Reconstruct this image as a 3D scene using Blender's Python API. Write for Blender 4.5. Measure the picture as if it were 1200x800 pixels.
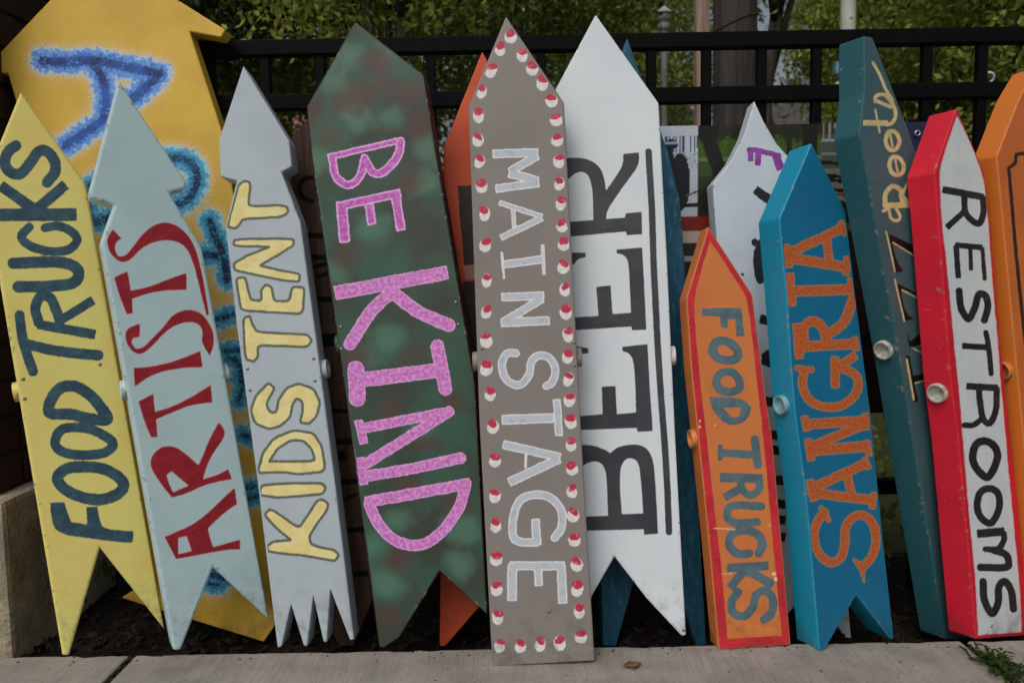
import bpy, bmesh, math, random
import numpy as np
from mathutils import Vector, Matrix, geometry

# ------------------------------------------------------------------ camera, light, exposure
scene = bpy.context.scene
for o in list(bpy.data.objects):
    bpy.data.objects.remove(o)
PITCH, ROLL, FPX, CAMH = math.radians(5.0), math.radians(1.0), 940.0, 0.70
cp, sp = math.cos(PITCH), math.sin(PITCH)
F = Vector((0, cp, -sp)); R0 = Vector((1, 0, 0)); U0 = Vector((0, sp, cp))
RT = R0 * math.cos(ROLL) - U0 * math.sin(ROLL)
UP = U0 * math.cos(ROLL) + R0 * math.sin(ROLL)
CAM = Vector((0, 0, CAMH))
cam = bpy.data.cameras.new('camera'); cam_o = bpy.data.objects.new('camera', cam)
scene.collection.objects.link(cam_o); scene.camera = cam_o
cam.sensor_width = 36.0; cam.lens = 36.0 * FPX / 1200.0; cam.clip_start = 0.02; cam.clip_end = 2000
cam.dof.use_dof = True; cam.dof.focus_distance = 1.52; cam.dof.aperture_fstop = 5.6        # a phone's small lens: signs sharp, park slightly soft
cam_o.matrix_world = Matrix(((RT.x, UP.x, -F.x, CAM.x), (RT.y, UP.y, -F.y, CAM.y), (RT.z, UP.z, -F.z, CAM.z), (0, 0, 0, 1)))

SUN_EL, SUN_AZ = math.radians(48), math.radians(-155)      # azimuth from +Y towards +X: light from the left, a little behind the camera
sun_dir = Vector((math.sin(SUN_AZ) * math.cos(SUN_EL), math.cos(SUN_AZ) * math.cos(SUN_EL), math.sin(SUN_EL)))
world = bpy.data.worlds.new('World'); scene.world = world; world.use_nodes = True
wn = world.node_tree.nodes; wl = world.node_tree.links
bg = wn['Background']; sky = wn.new('ShaderNodeTexSky'); sky.sky_type = 'NISHITA'; sky.sun_disc = False
sky.sun_elevation = SUN_EL; sky.sun_rotation = SUN_AZ; sky.air_density = 1.0; sky.dust_density = 6.0; sky.ozone_density = 0.6
hs = wn.new('ShaderNodeHueSaturation'); hs.inputs['Saturation'].default_value = 0.5     # thin even overcast
wl.new(sky.outputs[0], hs.inputs['Color']); wl.new(hs.outputs[0], bg.inputs[0]); bg.inputs[1].default_value = 0.070
sun = bpy.data.lights.new('sun', 'SUN'); sun.energy = 0.53; sun.angle = math.radians(40); sun.color = (1.0, 0.985, 0.965)
sun_o = bpy.data.objects.new('sun', sun); scene.collection.objects.link(sun_o)
sun_o.rotation_euler = (-sun_dir).to_track_quat('-Z', 'Y').to_euler(); sun_o.location = (-4, -4, 8)
scene.view_settings.view_transform = 'Standard'; scene.view_settings.look = 'None'
scene.view_settings.exposure = 0.12; scene.view_settings.gamma = 1.0; scene.view_settings.use_curve_mapping = False
scene.render.resolution_x, scene.render.resolution_y = 1024, 682

rng = random.Random(7); nrg = np.random.default_rng(11)
COL = scene.collection

# ------------------------------------------------------------------ helpers: photo pixel -> direction
def ray(px, py):
    return (F + RT * ((px - 600) / FPX) + UP * (-(py - 400) / FPX))
def at_Y(px, py, Y):
    d = ray(px, py); return CAM + d * (Y / d.y)
def at_Z(px, py, Z=0.0):
    d = ray(px, py); return CAM + d * ((Z - CAMH) / d.z)
def project(W):                                            # W: n x 3 array -> n x 2 photo pixels
    D = W - np.array(CAM); z = D @ np.array(F)
    return np.stack([600 + FPX * (D @ np.array(RT)) / z, 400 - FPX * (D @ np.array(UP)) / z], 1)

def lin(v):
    v = v / 255.0
    return v / 12.92 if v <= 0.04045 else ((v + 0.055) / 1.055) ** 2.4
EXPO = 0.70
def C(r, g, b, k=1.0):                                     # paint colour seen in the photo -> albedo
    return tuple(min(0.88, lin(c) / EXPO * k) for c in (r, g, b)) + (1.0,)

# ------------------------------------------------------------------ node helpers
class NT:
    def __init__(s, name):
        s.m = bpy.data.materials.new(name); s.m.use_nodes = True
        s.t = s.m.node_tree; s.n = s.t.nodes; s.l = s.t.links
        s.b = s.n['Principled BSDF']; s.oc = s.n.new('ShaderNodeTexCoord').outputs['Object']
    def set(s, sock, v):
        if hasattr(v, 'is_output') or isinstance(v, bpy.types.NodeSocket): s.l.new(v, sock)
        else: sock.default_value = v
    def math(s, op, a, b=None, c=None, clamp=False):
        n = s.n.new('ShaderNodeMath'); n.operation = op; n.use_clamp = clamp
        for i, v in enumerate((a, b, c)):
            if v is not None: s.set(n.inputs[i], v)
        return n.outputs[0]
    def mix(s, f, a, b):
        n = s.n.new('ShaderNodeMix'); n.data_type = 'RGBA'
        s.set(n.inputs[0], f); s.set(n.inputs[6], a); s.set(n.inputs[7], b); return n.outputs[2]
    def noise(s, scale, detail=3.0, rough=0.55, vec=None, dist=0.0, stretch=None):
        n = s.n.new('ShaderNodeTexNoise'); n.inputs['Scale'].default_value = scale
        n.inputs['Detail'].default_value = detail; n.inputs['Roughness'].default_value = rough; n.inputs['Distortion'].default_value = dist
        v = vec or s.oc
        if stretch:
            mp = s.n.new('ShaderNodeMapping'); mp.inputs['Scale'].default_value = stretch; s.l.new(v, mp.inputs[0]); v = mp.outputs[0]
        s.l.new(v, n.inputs['Vector']); return n.outputs[0]
    def ramp(s, v, lo, hi, a=0.0, b=1.0):
        n = s.n.new('ShaderNodeMapRange'); n.interpolation_type = 'SMOOTHSTEP'
        s.set(n.inputs[0], v); n.inputs[1].default_value = lo; n.inputs[2].default_value = hi
        n.inputs[3].default_value = a; n.inputs[4].default_value = b; return n.outputs[0]
    def attr(s, name):
        n = s.n.new('ShaderNodeAttribute'); n.attribute_name = name; return n.outputs['Fac']
    def attrc(s, name):
        n = s.n.new('ShaderNodeAttribute'); n.attribute_name = name; return n.outputs['Color']
    def bump(s, h, strength=0.2, dist=0.001):
        n = s.n.new('ShaderNodeBump'); n.inputs['Strength'].default_value = strength; n.inputs['Distance'].default_value = dist
        s.l.new(h, n.inputs['Height']); s.l.new(n.outputs[0], s.b.inputs['Normal'])
    def done(s, col, rough=0.5, spec=0.5):
        s.set(s.b.inputs['Base Color'], col); s.set(s.b.inputs['Roughness'], rough)
        s.b.inputs['Specular IOR Level'].default_value = spec; return s.m

def simple(name, col, rough=0.6, var=0.25, scale=20, bump=0.0, spec=0.4):
    t = NT(name); n = t.noise(scale, 5)
    d = tuple(c * (1 - var) for c in col[:3]) + (1,); e = tuple(min(1, c * (1 + var)) for c in col[:3]) + (1,)
    if bump: t.bump(n, bump, 0.004)
    return t.done(t.mix(t.ramp(n, 0.3, 0.7), d, e), rough, spec)

# layers: dicts with attr, color, optional color2/grain (second tone and its noise scale), edge/edgew, wob, soft, inv
def paint(name, base, base2=None, mscale=9, layers=(), rough=0.42, dirt=0.35, chips=0.0, chipcol=(0.6, 0.56, 0.5, 1), stretch=(60, 5, 60), custom=None):
    t = NT(name)
    base2 = base2 or tuple(c * 0.86 for c in base[:3]) + (1,)
    n1 = t.noise(mscale, 4); brush = t.noise(1.0, 5, 0.6, stretch=stretch); fine = t.noise(420, 2)
    col = t.mix(t.ramp(n1, 0.35, 0.7), base, base2)
    dark = tuple(c * 0.88 for c in base[:3]) + (1,)
    col = t.mix(t.math('MULTIPLY', t.ramp(brush, 0.45, 0.75), 0.16), col, dark)
    if custom: col = custom(t, col)
    wob1 = t.math('SUBTRACT', t.noise(170, 3), 0.5); wob2 = t.math('SUBTRACT', t.noise(45, 2), 0.5)
    for L in layers:
        d = t.attr(L['attr'])
        if L.get('inv'): d = t.math('MULTIPLY', d, -1.0)
        w = L.get('wob', 1.0)
        d = t.math('ADD', d, t.math('ADD', t.math('MULTIPLY', wob1, 2.6 * w), t.math('MULTIPLY', wob2, 2.2 * w)))
        if L.get('grit'):
            d = t.math('ADD', d, t.math('MULTIPLY', t.math('SUBTRACT', t.noise(L.get('gritscale', 520), 2, 0.7), 0.5), L['grit']))
        off = L.get('off', 0.0); s = L.get('soft', 0.7)
        f = t.ramp(d, off - s, off + s, 1.0, 0.0)
        c = L['color']
        if 'color2' in L:
            lo, hi = L.get('band', (0.42, 0.6))
            c = t.mix(t.ramp(t.noise(L.get('grain', 60), 4, 0.6, stretch=L.get('gstretch')), lo, hi), c, L['color2'])
        if 'edge' in L:
            ew = L['edgew']
            c = t.mix(t.ramp(d, off - ew - 0.6, off - ew + 0.6), c, L['edge'])
        if 'mask' in L: f = t.math('MULTIPLY', f, t.attr(L['mask']))
        thin = t.ramp(t.noise(1.0, 4, 0.65, stretch=(26, 160, 26)), 0.30, 0.52, 1.0 - L.get('thin', 0.035), 1.0)
        col = t.mix(t.math('MULTIPLY', t.math('MULTIPLY', f, thin), L.get('amount', 1.0)), col, c)
    # scuffs, grime, worn edges, scratches
    sc = t.ramp(t.noise(38, 6, 0.7), 0.60, 0.78)
    col = t.mix(t.math('MULTIPLY', sc, dirt * 0.6), col, (0.12, 0.10, 0.08, 1))
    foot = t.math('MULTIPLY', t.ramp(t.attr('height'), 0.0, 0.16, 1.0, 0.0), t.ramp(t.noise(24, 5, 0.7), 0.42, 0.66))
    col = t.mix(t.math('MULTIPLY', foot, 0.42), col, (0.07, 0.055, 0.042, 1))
    wear = t.math('ADD', t.ramp(t.attr('edge'), 0.0, 0.006, 0.13, 0.0), t.noise(75, 5, 0.68))
    col = t.mix(t.math('MULTIPLY', t.ramp(wear, 0.715, 0.745), 0.7), col, (0.30, 0.25, 0.20, 1))
    scr = t.math('MULTIPLY', t.ramp(t.noise(1.0, 2, 0.5, stretch=(22, 420, 22), dist=0.4), 0.715, 0.735), t.ramp(t.noise(11, 2), 0.5, 0.62))
    col = t.mix(t.math('MULTIPLY', scr, 0.35), col, (0.55, 0.52, 0.47, 1))
    speck = t.ramp(t.noise(260, 1, 0.5), 0.755, 0.775)
    col = t.mix(t.math('MULTIPLY', speck, 0.5), col, (0.06, 0.05, 0.045, 1))
    if chips:
        ch = t.math('MULTIPLY', t.ramp(t.noise(95, 4, 0.65), 0.69, 0.72), t.ramp(t.noise(7, 2), 0.38, 0.60))
        col = t.mix(t.math('MULTIPLY', ch, chips), col, chipcol)
    t.bump(t.math('ADD', t.math('MULTIPLY', brush, 0.7), t.math('MULTIPLY', fine, 0.5)), 0.32, 0.0010)
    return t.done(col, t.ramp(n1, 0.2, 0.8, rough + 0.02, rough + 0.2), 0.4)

# ------------------------------------------------------------------ objects
def link(name, me, mat=None, parent=None):
    o = bpy.data.objects.new(name, me); COL.objects.link(o)
    if mat is not None: me.materials.append(mat)
    if parent: o.parent = parent
    return o
def tag(o, label, cat, group=None, kind=None):
    if label: o['label'] = label
    if cat: o['category'] = cat
    if group: o['group'] = group
    if kind: o['kind'] = kind
    return o
def empty(name, loc, label, cat, group=None):
    o = bpy.data.objects.new(name, None); COL.objects.link(o); o.location = loc; o.empty_display_size = 0.1
    return tag(o, label, cat, group)
def bm_obj(name, bm, mat, parent=None, smooth=False):
    me = bpy.data.meshes.new(name); bm.to_mesh(me); bm.free()
    if smooth:
        for p in me.polygons: p.use_smooth = True
    return link(name, me, mat, parent)
def box_bm(x0, x1, y0, y1, z0, z1, bev=0.0, seg=1, bm=None):
    bm = bm or bmesh.new()
    r = bmesh.ops.create_cube(bm, size=1.0)
    for v in r['verts']:
        v.co = Vector(((x0 + x1) / 2 + v.co.x * (x1 - x0), (y0 + y1) / 2 + v.co.y * (y1 - y0), (z0 + z1) / 2 + v.co.z * (z1 - z0)))
    if bev:
        ed = list({e for v in r['verts'] for e in v.link_edges})
        bmesh.ops.bevel(bm, geom=ed, offset=bev, segments=seg, affect='EDGES', profile=0.6)
    return bm
def lathe_mesh(name, prof, n=20):
    bm = bmesh.new(); rings = []
    for r, z in prof:
        if r < 1e-6: rings.append([bm.verts.new((0, 0, z))])
        else: rings.append([bm.verts.new((r * math.cos(2 * math.pi * i / n), r * math.sin(2 * math.pi * i / n), z)) for i in range(n)])
    for a, b in zip(rings, rings[1:]):
        for i in range(n):
            j = (i + 1) % n
            if len(a) == 1 and len(b) == 1: continue
            if len(a) == 1: bm.faces.new((a[0], b[i], b[j]))
            elif len(b) == 1: bm.faces.new((a[i], b[0], a[j]))
            else: bm.faces.new((a[i], b[i], b[j], a[j]))
    bmesh.ops.recalc_face_normals(bm, faces=bm.faces)
    me = bpy.data.meshes.new(name); bm.to_mesh(me); bm.free()
    for p in me.polygons: p.use_smooth = True
    return me

# ------------------------------------------------------------------ painted shapes: distance to hand-painted strokes
def crop(ox, oy, s=4.0):
    return lambda pts: [(ox + x / s, oy + y / s) for x, y in pts], s
def catmull(pts, closed, n=6):
    P = [np.array(p, float) for p in pts]; m = len(P); out = []
    for i in range(m if closed else m - 1):
        p0 = P[i - 1] if (closed or i > 0) else 2 * P[0] - P[1]
        p1 = P[i]; p2 = P[(i + 1) % m]
        p3 = P[(i + 2) % m] if (closed or i + 2 < m) else 2 * P[-1] - P[-2]
        for k in range(n):
            u = k / n
            out.append(0.5 * (2 * p1 + (p2 - p0) * u + (2 * p0 - 5 * p1 + 4 * p2 - p3) * u * u + (3 * p1 - p0 - 3 * p2 + p3) * u ** 3))
    if not closed: out.append(P[-1])
    return np.array(out)
def chaikin(pts, keep, r=0.75):                                    # round a traced outline, keeping corners sharper than `keep` degrees
    P = [np.array(p, float) for p in pts]
    K = []
    n = len(P)
    for i in range(n):
        a, b = P[i] - P[i - 1], P[(i + 1) % n] - P[i]
        c = (a @ b) / max(np.hypot(*a) * np.hypot(*b), 1e-9); K.append(math.degrees(math.acos(max(-1, min(1, c)))) > keep)
    for it in range(2):
        Q, KK = [], []; n = len(P)
        for i in range(n):
            if K[i]: Q.append(P[i]); KK.append(True)
            else: Q += [P[i] * r + P[i - 1] * (1 - r), P[i] * r + P[(i + 1) % n] * (1 - r)]; KK += [False, False]
        P, K = Q, KK
    return np.array(P)
class Ink:
    keep = 55; cutr = 0.75
    def __init__(s): s.items = []; s.c = (0, 0, 4.0)
    def at(s, ox, oy, sc=4.0): s.c = (ox, oy, sc); return s
    def _p(s, pts): ox, oy, sc = s.c; return [(ox + x / sc, oy + y / sc) for x, y in pts]
    def bar(s, w, a, b): s.items.append(('b', w / s.c[2], s._p([a, b]))); return s
    def curve(s, w, *pts, closed=False, smooth=True):
        p = s._p(pts)
        q = catmull(p, closed) if smooth else np.array(p, float)
        if closed: q = np.vstack([q, q[:1]])
        s.items.append(('c', w / s.c[2], q)); return s
    def loop(s, w, *pts): return s.curve(w, *pts, closed=True)
    def poly(s, *pts, holes=(), smooth=False):
        f = lambda p: chaikin(s._p(p), s.keep, s.cutr)
        s.items.append(('p', f(pts), [f(h) for h in holes])); return s
    def blob(s, cx, cy, rx, ry, a=0.0, n=14):
        ca, sa = math.cos(a), math.sin(a)
        s.poly(*[(cx + rx * math.cos(t) * ca - ry * math.sin(t) * sa, cy + rx * math.cos(t) * sa + ry * math.sin(t) * ca)
                 for t in [2 * math.pi * i / n for i in range(n)]]); return s
    def sdf(s, P):
        d = np.full(len(P), 60.0)
        for it in s.items:
            pts = it[2] if it[0] != 'p' else it[1]
            pts = np.array(pts, float); lo = pts.min(0) - 30; hi = pts.max(0) + 30
            m = np.where(((P > lo) & (P < hi)).all(1))[0]
            if not len(m): continue
            Q = P[m]
            if it[0] == 'b':
                a, b = pts; u = b - a; L = np.hypot(*u); u = u / max(L, 1e-6); r = min(1.0, it[1] * 0.25)
                q = Q - (a + b) / 2; qx = np.abs(q @ u) - L / 2 - it[1] * 0.08 + r; qy = np.abs(q @ np.array([-u[1], u[0]])) - it[1] / 2 + r
                v = np.hypot(np.maximum(qx, 0), np.maximum(qy, 0)) + np.minimum(np.maximum(qx, qy), 0) - r
            elif it[0] == 'c': v = segd(Q, pts[:-1], pts[1:]) - it[1] / 2
            else:
                v = psdf(Q, pts)
                for h in it[2]: v = np.maximum(v, -psdf(Q, h))
            d[m] = np.minimum(d[m], v)
        return d
def segd(Q, A, B):
    best = np.full(len(Q), 1e9)
    for a, b in zip(A, B):
        u = b - a; L2 = max(u @ u, 1e-9); t = np.clip(((Q - a) @ u) / L2, 0, 1)
        e = Q - a - t[:, None] * u; best = np.minimum(best, e[:, 0] ** 2 + e[:, 1] ** 2)
    return np.sqrt(best)
def inside(Q, P):
    r = np.zeros(len(Q), bool); x, y = Q[:, 0], Q[:, 1]; m = len(P)
    for i in range(m):
        (x1, y1), (x2, y2) = P[i], P[i - 1]
        if y1 == y2: continue
        r ^= ((y1 > y) != (y2 > y)) & (x < (x2 - x1) * (y - y1) / (y2 - y1) + x1)
    return r
def psdf(Q, P):
    d = segd(Q, P, np.roll(P, -1, 0)); return np.where(inside(Q, P), -d, d)

# ------------------------------------------------------------------ the painted arrow boards
def rounded(pts, cut):
    out = []; n = len(pts)
    for i in range(n):
        a, b, c = pts[i - 1], pts[i], pts[(i + 1) % n]
        la, lc = np.hypot(*(a - b)), np.hypot(*(c - b)); k = min(cut, 0.35 * la, 0.35 * lc)
        p, q = b + (a - b) / la * k, b + (c - b) / lc * k
        for t in (0, 0.33, 0.67, 1.0): out.append((1 - t) ** 2 * p + 2 * t * (1 - t) * b + t * t * q)
    return np.array(out)
def offset_in(pts, d):
    n = len(pts); out = []
    for i in range(n):
        a, b, c = pts[i - 1], pts[i], pts[(i + 1) % n]
        e1 = (b - a) / max(np.hypot(*(b - a)), 1e-9); e2 = (c - b) / max(np.hypot(*(c - b)), 1e-9)
        n1 = np.array([-e1[1], e1[0]]); n2 = np.array([-e2[1], e2[0]]); m = n1 + n2; L = m @ m
        m = n1 if L < 0.05 else m * (2.0 / L)
        l = np.hypot(*m); m = m * min(1.0, 2.0 / l)
        out.append(b + m * d)
    return np.array(out)

PIPE = lathe_mesh('pipe_end', [(0.0182, -0.05), (0.0182, 0.0075), (0.0176, 0.0090), (0.0162, 0.0096), (0.0140, 0.0088), (0.0132, 0.0070), (0.0130, 0.0028), (0.0, 0.0020)], 24)
PIPE.materials.clear()
SCREW = lathe_mesh('screw', [(0.0034, -0.001), (0.0032, 0.0006), (0.002, 0.0013), (0.0, 0.0014)], 10)
SCREW_MAT = simple('screw_steel', (0.30, 0.29, 0.27, 1), 0.35, 0.2, 200); SCREW_MAT.node_tree.nodes['Principled BSDF'].inputs['Metallic'].default_value = 0.7
SCREW.materials.append(SCREW_MAT)
SIGNS = []

def sign(label, outline, base, Yb, lean, yaw, T, axis, inks, mat, pipes=(), screws=(), cut=0.003, bev=0.003, pipe_mats=None, group='painted arrow signs leaning on the fence', step=0.0022):
    t, f = math.radians(lean), math.radians(yaw)
    r = Vector((math.cos(f), math.sin(f), 0)); u = Vector((0, math.sin(t), math.cos(t))); n = r.cross(u).normalized()
    O = at_Y(base[0], base[1], min(at_Z(base[0], base[1], 0.0).y, YE - 0.003)) if Yb is None else at_Y(base[0], base[1], Yb)
    def onp(px, py):
        d = ray(px, py); return CAM + d * ((O - CAM).dot(n) / d.dot(n))
    ey = (onp(*axis[1]) - onp(*axis[0])).normalized(); ex = ey.cross(n).normalized()
    def loc(px, py):
        q = onp(px, py) - O; return np.array([q.dot(ex), q.dot(ey)])
    pts = np.array([loc(*p) for p in outline])
    A = 0.5 * np.sum(pts[:, 0] * np.roll(pts[:, 1], -1) - np.roll(pts[:, 0], -1) * pts[:, 1])
    if A < 0: pts = pts[::-1]
    inset = lambda d: rounded(offset_in(pts, d), cut)
    out = rounded(pts, cut); ring = inset(bev); nr = len(ring)
    # front face: fine points only where a paint edge runs
    lo, hi = ring.min(0), ring.max(0)
    def grid(s, jit=0.25):
        gx, gy = np.meshgrid(np.arange(lo[0], hi[0], s), np.arange(lo[1], hi[1], s)); g = np.stack([gx.ravel(), gy.ravel()], 1)
        return g + nrg.uniform(-jit, jit, g.shape) * s
    ex_, ey_, O_ = np.array(ex), np.array(ey), np.array(O)
    topx = lambda g: project(O_ + g[:, :1] * ex_ + g[:, 1:2] * ey_)
    coarse = grid(0.014); fine = grid(step)
    near = np.full(len(fine), 99.0)
    fp = topx(fine)
    for a, k in inks.items(): near = np.minimum(near, np.abs(k.sdf(fp)))
    fine = fine[near < 3.6]
    g = np.vstack([fine, coarse[np.min([np.abs(k.sdf(topx(coarse))) for k in inks.values()], 0) > 5.0] if inks else coarse])
    g = g[psdf(g, ring) < -0.0012]
    vin = [Vector(p) for p in ring] + [Vector(p) for p in g]
    vo, eo, fo, ov, oe, of = geometry.delaunay_2d_cdt(vin, [], [list(range(nr))], 1, 1e-6)
    idx = {}
    for i, l in enumerate(ov):
        for k in l: idx[k] = i
    V = [(v.x, v.y, 0.0) for v in vo]; faces = [tuple(x) for x in fo]; nf = len(V)
    def addring(p, z):
        s = len(V); V.extend((q[0], q[1], z) for q in p); return list(range(s, s + nr))
    rings = [[idx[i] for i in range(nr)], addring(inset(bev * 0.5), -bev * 0.134), addring(inset(bev * 0.134), -bev * 0.5), addring(out, -bev), addring(out, -T + bev), addring(ring, -T)]
    for a, b in zip(rings, rings[1:]):
        for i in range(nr):
            j = (i + 1) % nr; faces.append((a[i], b[i], b[j], a[j]))
    bv, be, bf, bo_, _, _ = geometry.delaunay_2d_cdt([Vector(p) for p in ring], [], [list(range(nr))], 1, 1e-6)
    bidx = [rings[-1][l[0]] if l else None for l in bo_]
    if None in bidx: print('BACK', label)
    faces.extend(tuple(bidx[i] for i in reversed(f_)) for f_ in bf if all(bidx[i] is not None for i in f_))
    root = empty('arrow_sign', O, label, 'sign', group)
    root.matrix_world = Matrix(((ex.x, ey.x, n.x, O.x), (ex.y, ey.y, n.y, O.y), (ex.z, ey.z, n.z, O.z), (0, 0, 0, 1)))
    me = bpy.data.meshes.new('board'); me.from_pydata(V, [], faces); me.update()
    P = topx(np.array([v[:2] for v in V[:nf]]))
    front = np.zeros(len(V), np.float32); front[:nf] = 1
    for a, k in inks.items():
        d = np.full(len(V), 60.0, np.float32); d[:nf] = k.sdf(P)
        me.attributes.new(a, 'FLOAT', 'POINT').data.foreach_set('value', d)
    me.attributes.new('front', 'FLOAT', 'POINT').data.foreach_set('value', front)
    edge = np.zeros(len(V), np.float32); edge[:nf] = np.minimum(np.abs(psdf(np.array([v[:2] for v in V[:nf]]), ring)), 0.05); edge[:nf] += 0.0008
    edge[rings[4][0]:] = 0.012
    me.attributes.new('edge', 'FLOAT', 'POINT').data.foreach_set('value', edge)
    yy = np.array([v[1] for v in V], np.float32); me.attributes.new('height', 'FLOAT', 'POINT').data.foreach_set('value', yy - yy.min())
    bo = link('board', me, mat, root)
    # pipe stubs through the edges
    for k, (side, px, py) in enumerate(pipes):
        y = loc(px, py)[1]; xs = []
        for i in range(nr):
            p, q = out[i], out[(i + 1) % nr]
            if (p[1] > y) != (q[1] > y): xs.append(p[0] + (q[0] - p[0]) * (y - p[1]) / (q[1] - p[1]))
        x = min(xs) if side < 0 else max(xs)
        me2 = PIPE.copy(); me2.materials.append(pipe_mats[min(k, len(pipe_mats) - 1)])
        o = link('pipe_end', me2, None, root); o.location = (x, y, -T / 2); o.rotation_euler = (0, side * math.pi / 2, rng.uniform(0, 6) * 0)
    for px, py in screws:
        q = loc(px, py); o = link('screw', SCREW, None, root); o.location = (q[0], q[1], 0.0002)
    SIGNS.append((label, O, n, T, outline)); return root

def _unused_px_on(root, px, py):                                   # photo pixel -> local position on a sign's face
    M = root.matrix_world; n = M.to_3x3() @ Vector((0, 0, 1)); O = M.translation; d = ray(px, py)
    return M.inverted() @ (CAM + d * ((O - CAM).dot(n) / d.dot(n)))

# ================================================================== THE SETTING
YE = at_Z(600, 759, 0.0).y                                 # back edge of the pavement
FY = 1.74                                                  # front of the fence
def xz(px, py, Y):
    p = at_Y(px, py, Y); return p.x, p.z

# ---- ground
t = NT('earth_and_grass'); n = t.noise(3.0, 6); n2 = t.noise(60, 5)
c = t.mix(t.ramp(n, 0.35, 0.65), (0.045, 0.06, 0.02, 1), (0.055, 0.075, 0.022, 1)); c = t.mix(t.ramp(n2, 0.4, 0.7), c, (0.06, 0.045, 0.025, 1))
t.bump(n2, 0.6, 0.02); M_GROUND = t.done(c, 0.95, 0.2)
bm = bmesh.new(); bmesh.ops.create_grid(bm, x_segments=1, y_segments=1, size=400)
for v in bm.verts: v.co.z = -0.11
tag(bm_obj('ground', bm, M_GROUND), None, None, kind='structure')

# ---- planting bed between pavement and fence
t = NT('dark_mulch'); n = t.noise(55, 6, 0.65); n2 = t.noise(6, 3)
c = t.mix(t.ramp(n, 0.3, 0.7), (0.006, 0.0045, 0.004, 1), (0.022, 0.016, 0.012, 1)); c = t.mix(t.ramp(n2, 0.5, 0.8), c, (0.018, 0.014, 0.011, 1))
t.bump(n, 0.9, 0.01); M_MULCH = t.done(c, 0.95, 0.2)
bm = bmesh.new(); NX, NY = 200, 30; X0, X1, Y0, Y1 = -2.6, 2.6, YE - 0.06, 2.05
vs = [[bm.verts.new((X0 + (X1 - X0) * i / NX, Y0 + (Y1 - Y0) * j / NY,
       -0.064 + 0.010 * (nrg.random() - 0.5) + 0.005 * math.sin(i * 0.31) * math.sin(j * 0.6 + 1) + (0.03 * max(0, (j / NY - 0.65))))) for j in range(NY + 1)] for i in range(NX + 1)]
for i in range(NX):
    for j in range(NY): bm.faces.new((vs[i][j], vs[i + 1][j], vs[i + 1][j + 1], vs[i][j + 1]))
tag(bm_obj('planting_bed', bm, M_MULCH, smooth=True), None, None, kind='structure')
bm = bmesh.new()
for k in range(2600):
    x, y = rng.uniform(-1.7, 1.7), rng.uniform(YE + 0.005, 1.85); L, w, h = rng.uniform(0.006, 0.028), rng.uniform(0.003, 0.009), rng.uniform(0.002, 0.005)
    m = Matrix.Translation((x, y, -0.060 + rng.uniform(0, 0.006))) @ Matrix.Rotation(rng.uniform(0, 6.3), 4, 'Z') @ Matrix.Rotation(rng.uniform(-0.5, 0.5), 4, 'Y') @ Matrix.Diagonal((L, w, h, 1))
    bmesh.ops.create_cube(bm, size=1.0, matrix=m)
t = NT('bark_chips'); c = t.mix(t.ramp(t.noise(25, 2), 0.35, 0.65), (0.008, 0.006, 0.005, 1), (0.038, 0.029, 0.021, 1)); M_CHIP = t.done(c, 0.9, 0.2)
tag(bm_obj('mulch_chips', bm, M_CHIP), 'loose dark bark chips on the bed behind the pavement', 'mulch', kind='stuff')

# ---- pavement slabs
t = NT('broomed_concrete')
fine = t.noise(320, 3, 0.7); mid = t.noise(14, 6, 0.62); broom = t.noise(1.0, 3, 0.6, stretch=(230, 9, 9)); stain = t.noise(2.6, 4, 0.6)
c = t.mix(t.ramp(mid, 0.3, 0.72), C(144, 139, 132), C(125, 121, 114)); c = t.mix(t.math('MULTIPLY', t.ramp(broom, 0.42, 0.66), 0.26), c, C(98, 93, 87))
c = t.mix(t.math('MULTIPLY', t.ramp(stain, 0.52, 0.72), 0.45), c, C(94, 88, 80)); c = t.mix(t.ramp(fine, 0.58, 0.70), c, C(82, 77, 71)); c = t.mix(t.ramp(t.noise(75, 2), 0.70, 0.75), c, C(60, 52, 44))
t.bump(t.math('ADD', broom, t.math('MULTIPLY', fine, 0.8)), 0.5, 0.0022); M_CONC = t.done(c, 0.9, 0.25)
JX = [at_Z(150, 772, 0).x, at_Z(1152, 768, 0).x]; W = JX[1] - JX[0]
walk = bpy.data.objects.new('pavement', None); COL.objects.link(walk); walk.location = (0, 0, 0); tag(walk, None, None, kind='structure')
def slab(x0, x1, y0, y1, dz=0.0):
    nx, ny = 60, 60; bm = bmesh.new()
    g = 0.006
    box_bm(x0 + g, x1 - g, y0 + g, y1 - (0 if y1 > 1.2 else g), -0.10, dz, 0.006, 3, bm)
    # uneven, slightly crumbled back edge
    bmesh.ops.subdivide_edges(bm, edges=[e for e in bm.edges if abs(e.verts[0].co.x - e.verts[1].co.x) > 0.5], cuts=120, use_grid_fill=True)
    for v in bm.verts:
        if v.co.y > y1 - 0.03 and v.co.z > -0.05 and y1 > 1.2:
            k = 0.5 * math.sin(v.co.x * 41) + 0.3 * math.sin(v.co.x * 97 + 1) + 0.5 * math.sin(v.co.x * 13 + 2) + rng.uniform(-0.5, 0.5)
            v.co.y += 0.0022 * k; v.co.z -= 0.0012 * abs(k)
    o = bm_obj('slab', bm, M_CONC, walk); return o
for i in range(-1, 2):
    x0 = JX[0] + W * i
    slab(x0, x0 + W, YE - 1.62, YE, rng.uniform(-0.0015, 0.0015) if i else 0.0)
    slab(x0, x0 + W, YE - 3.24, YE - 1.62, rng.uniform(-0.002, 0.002))
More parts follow.
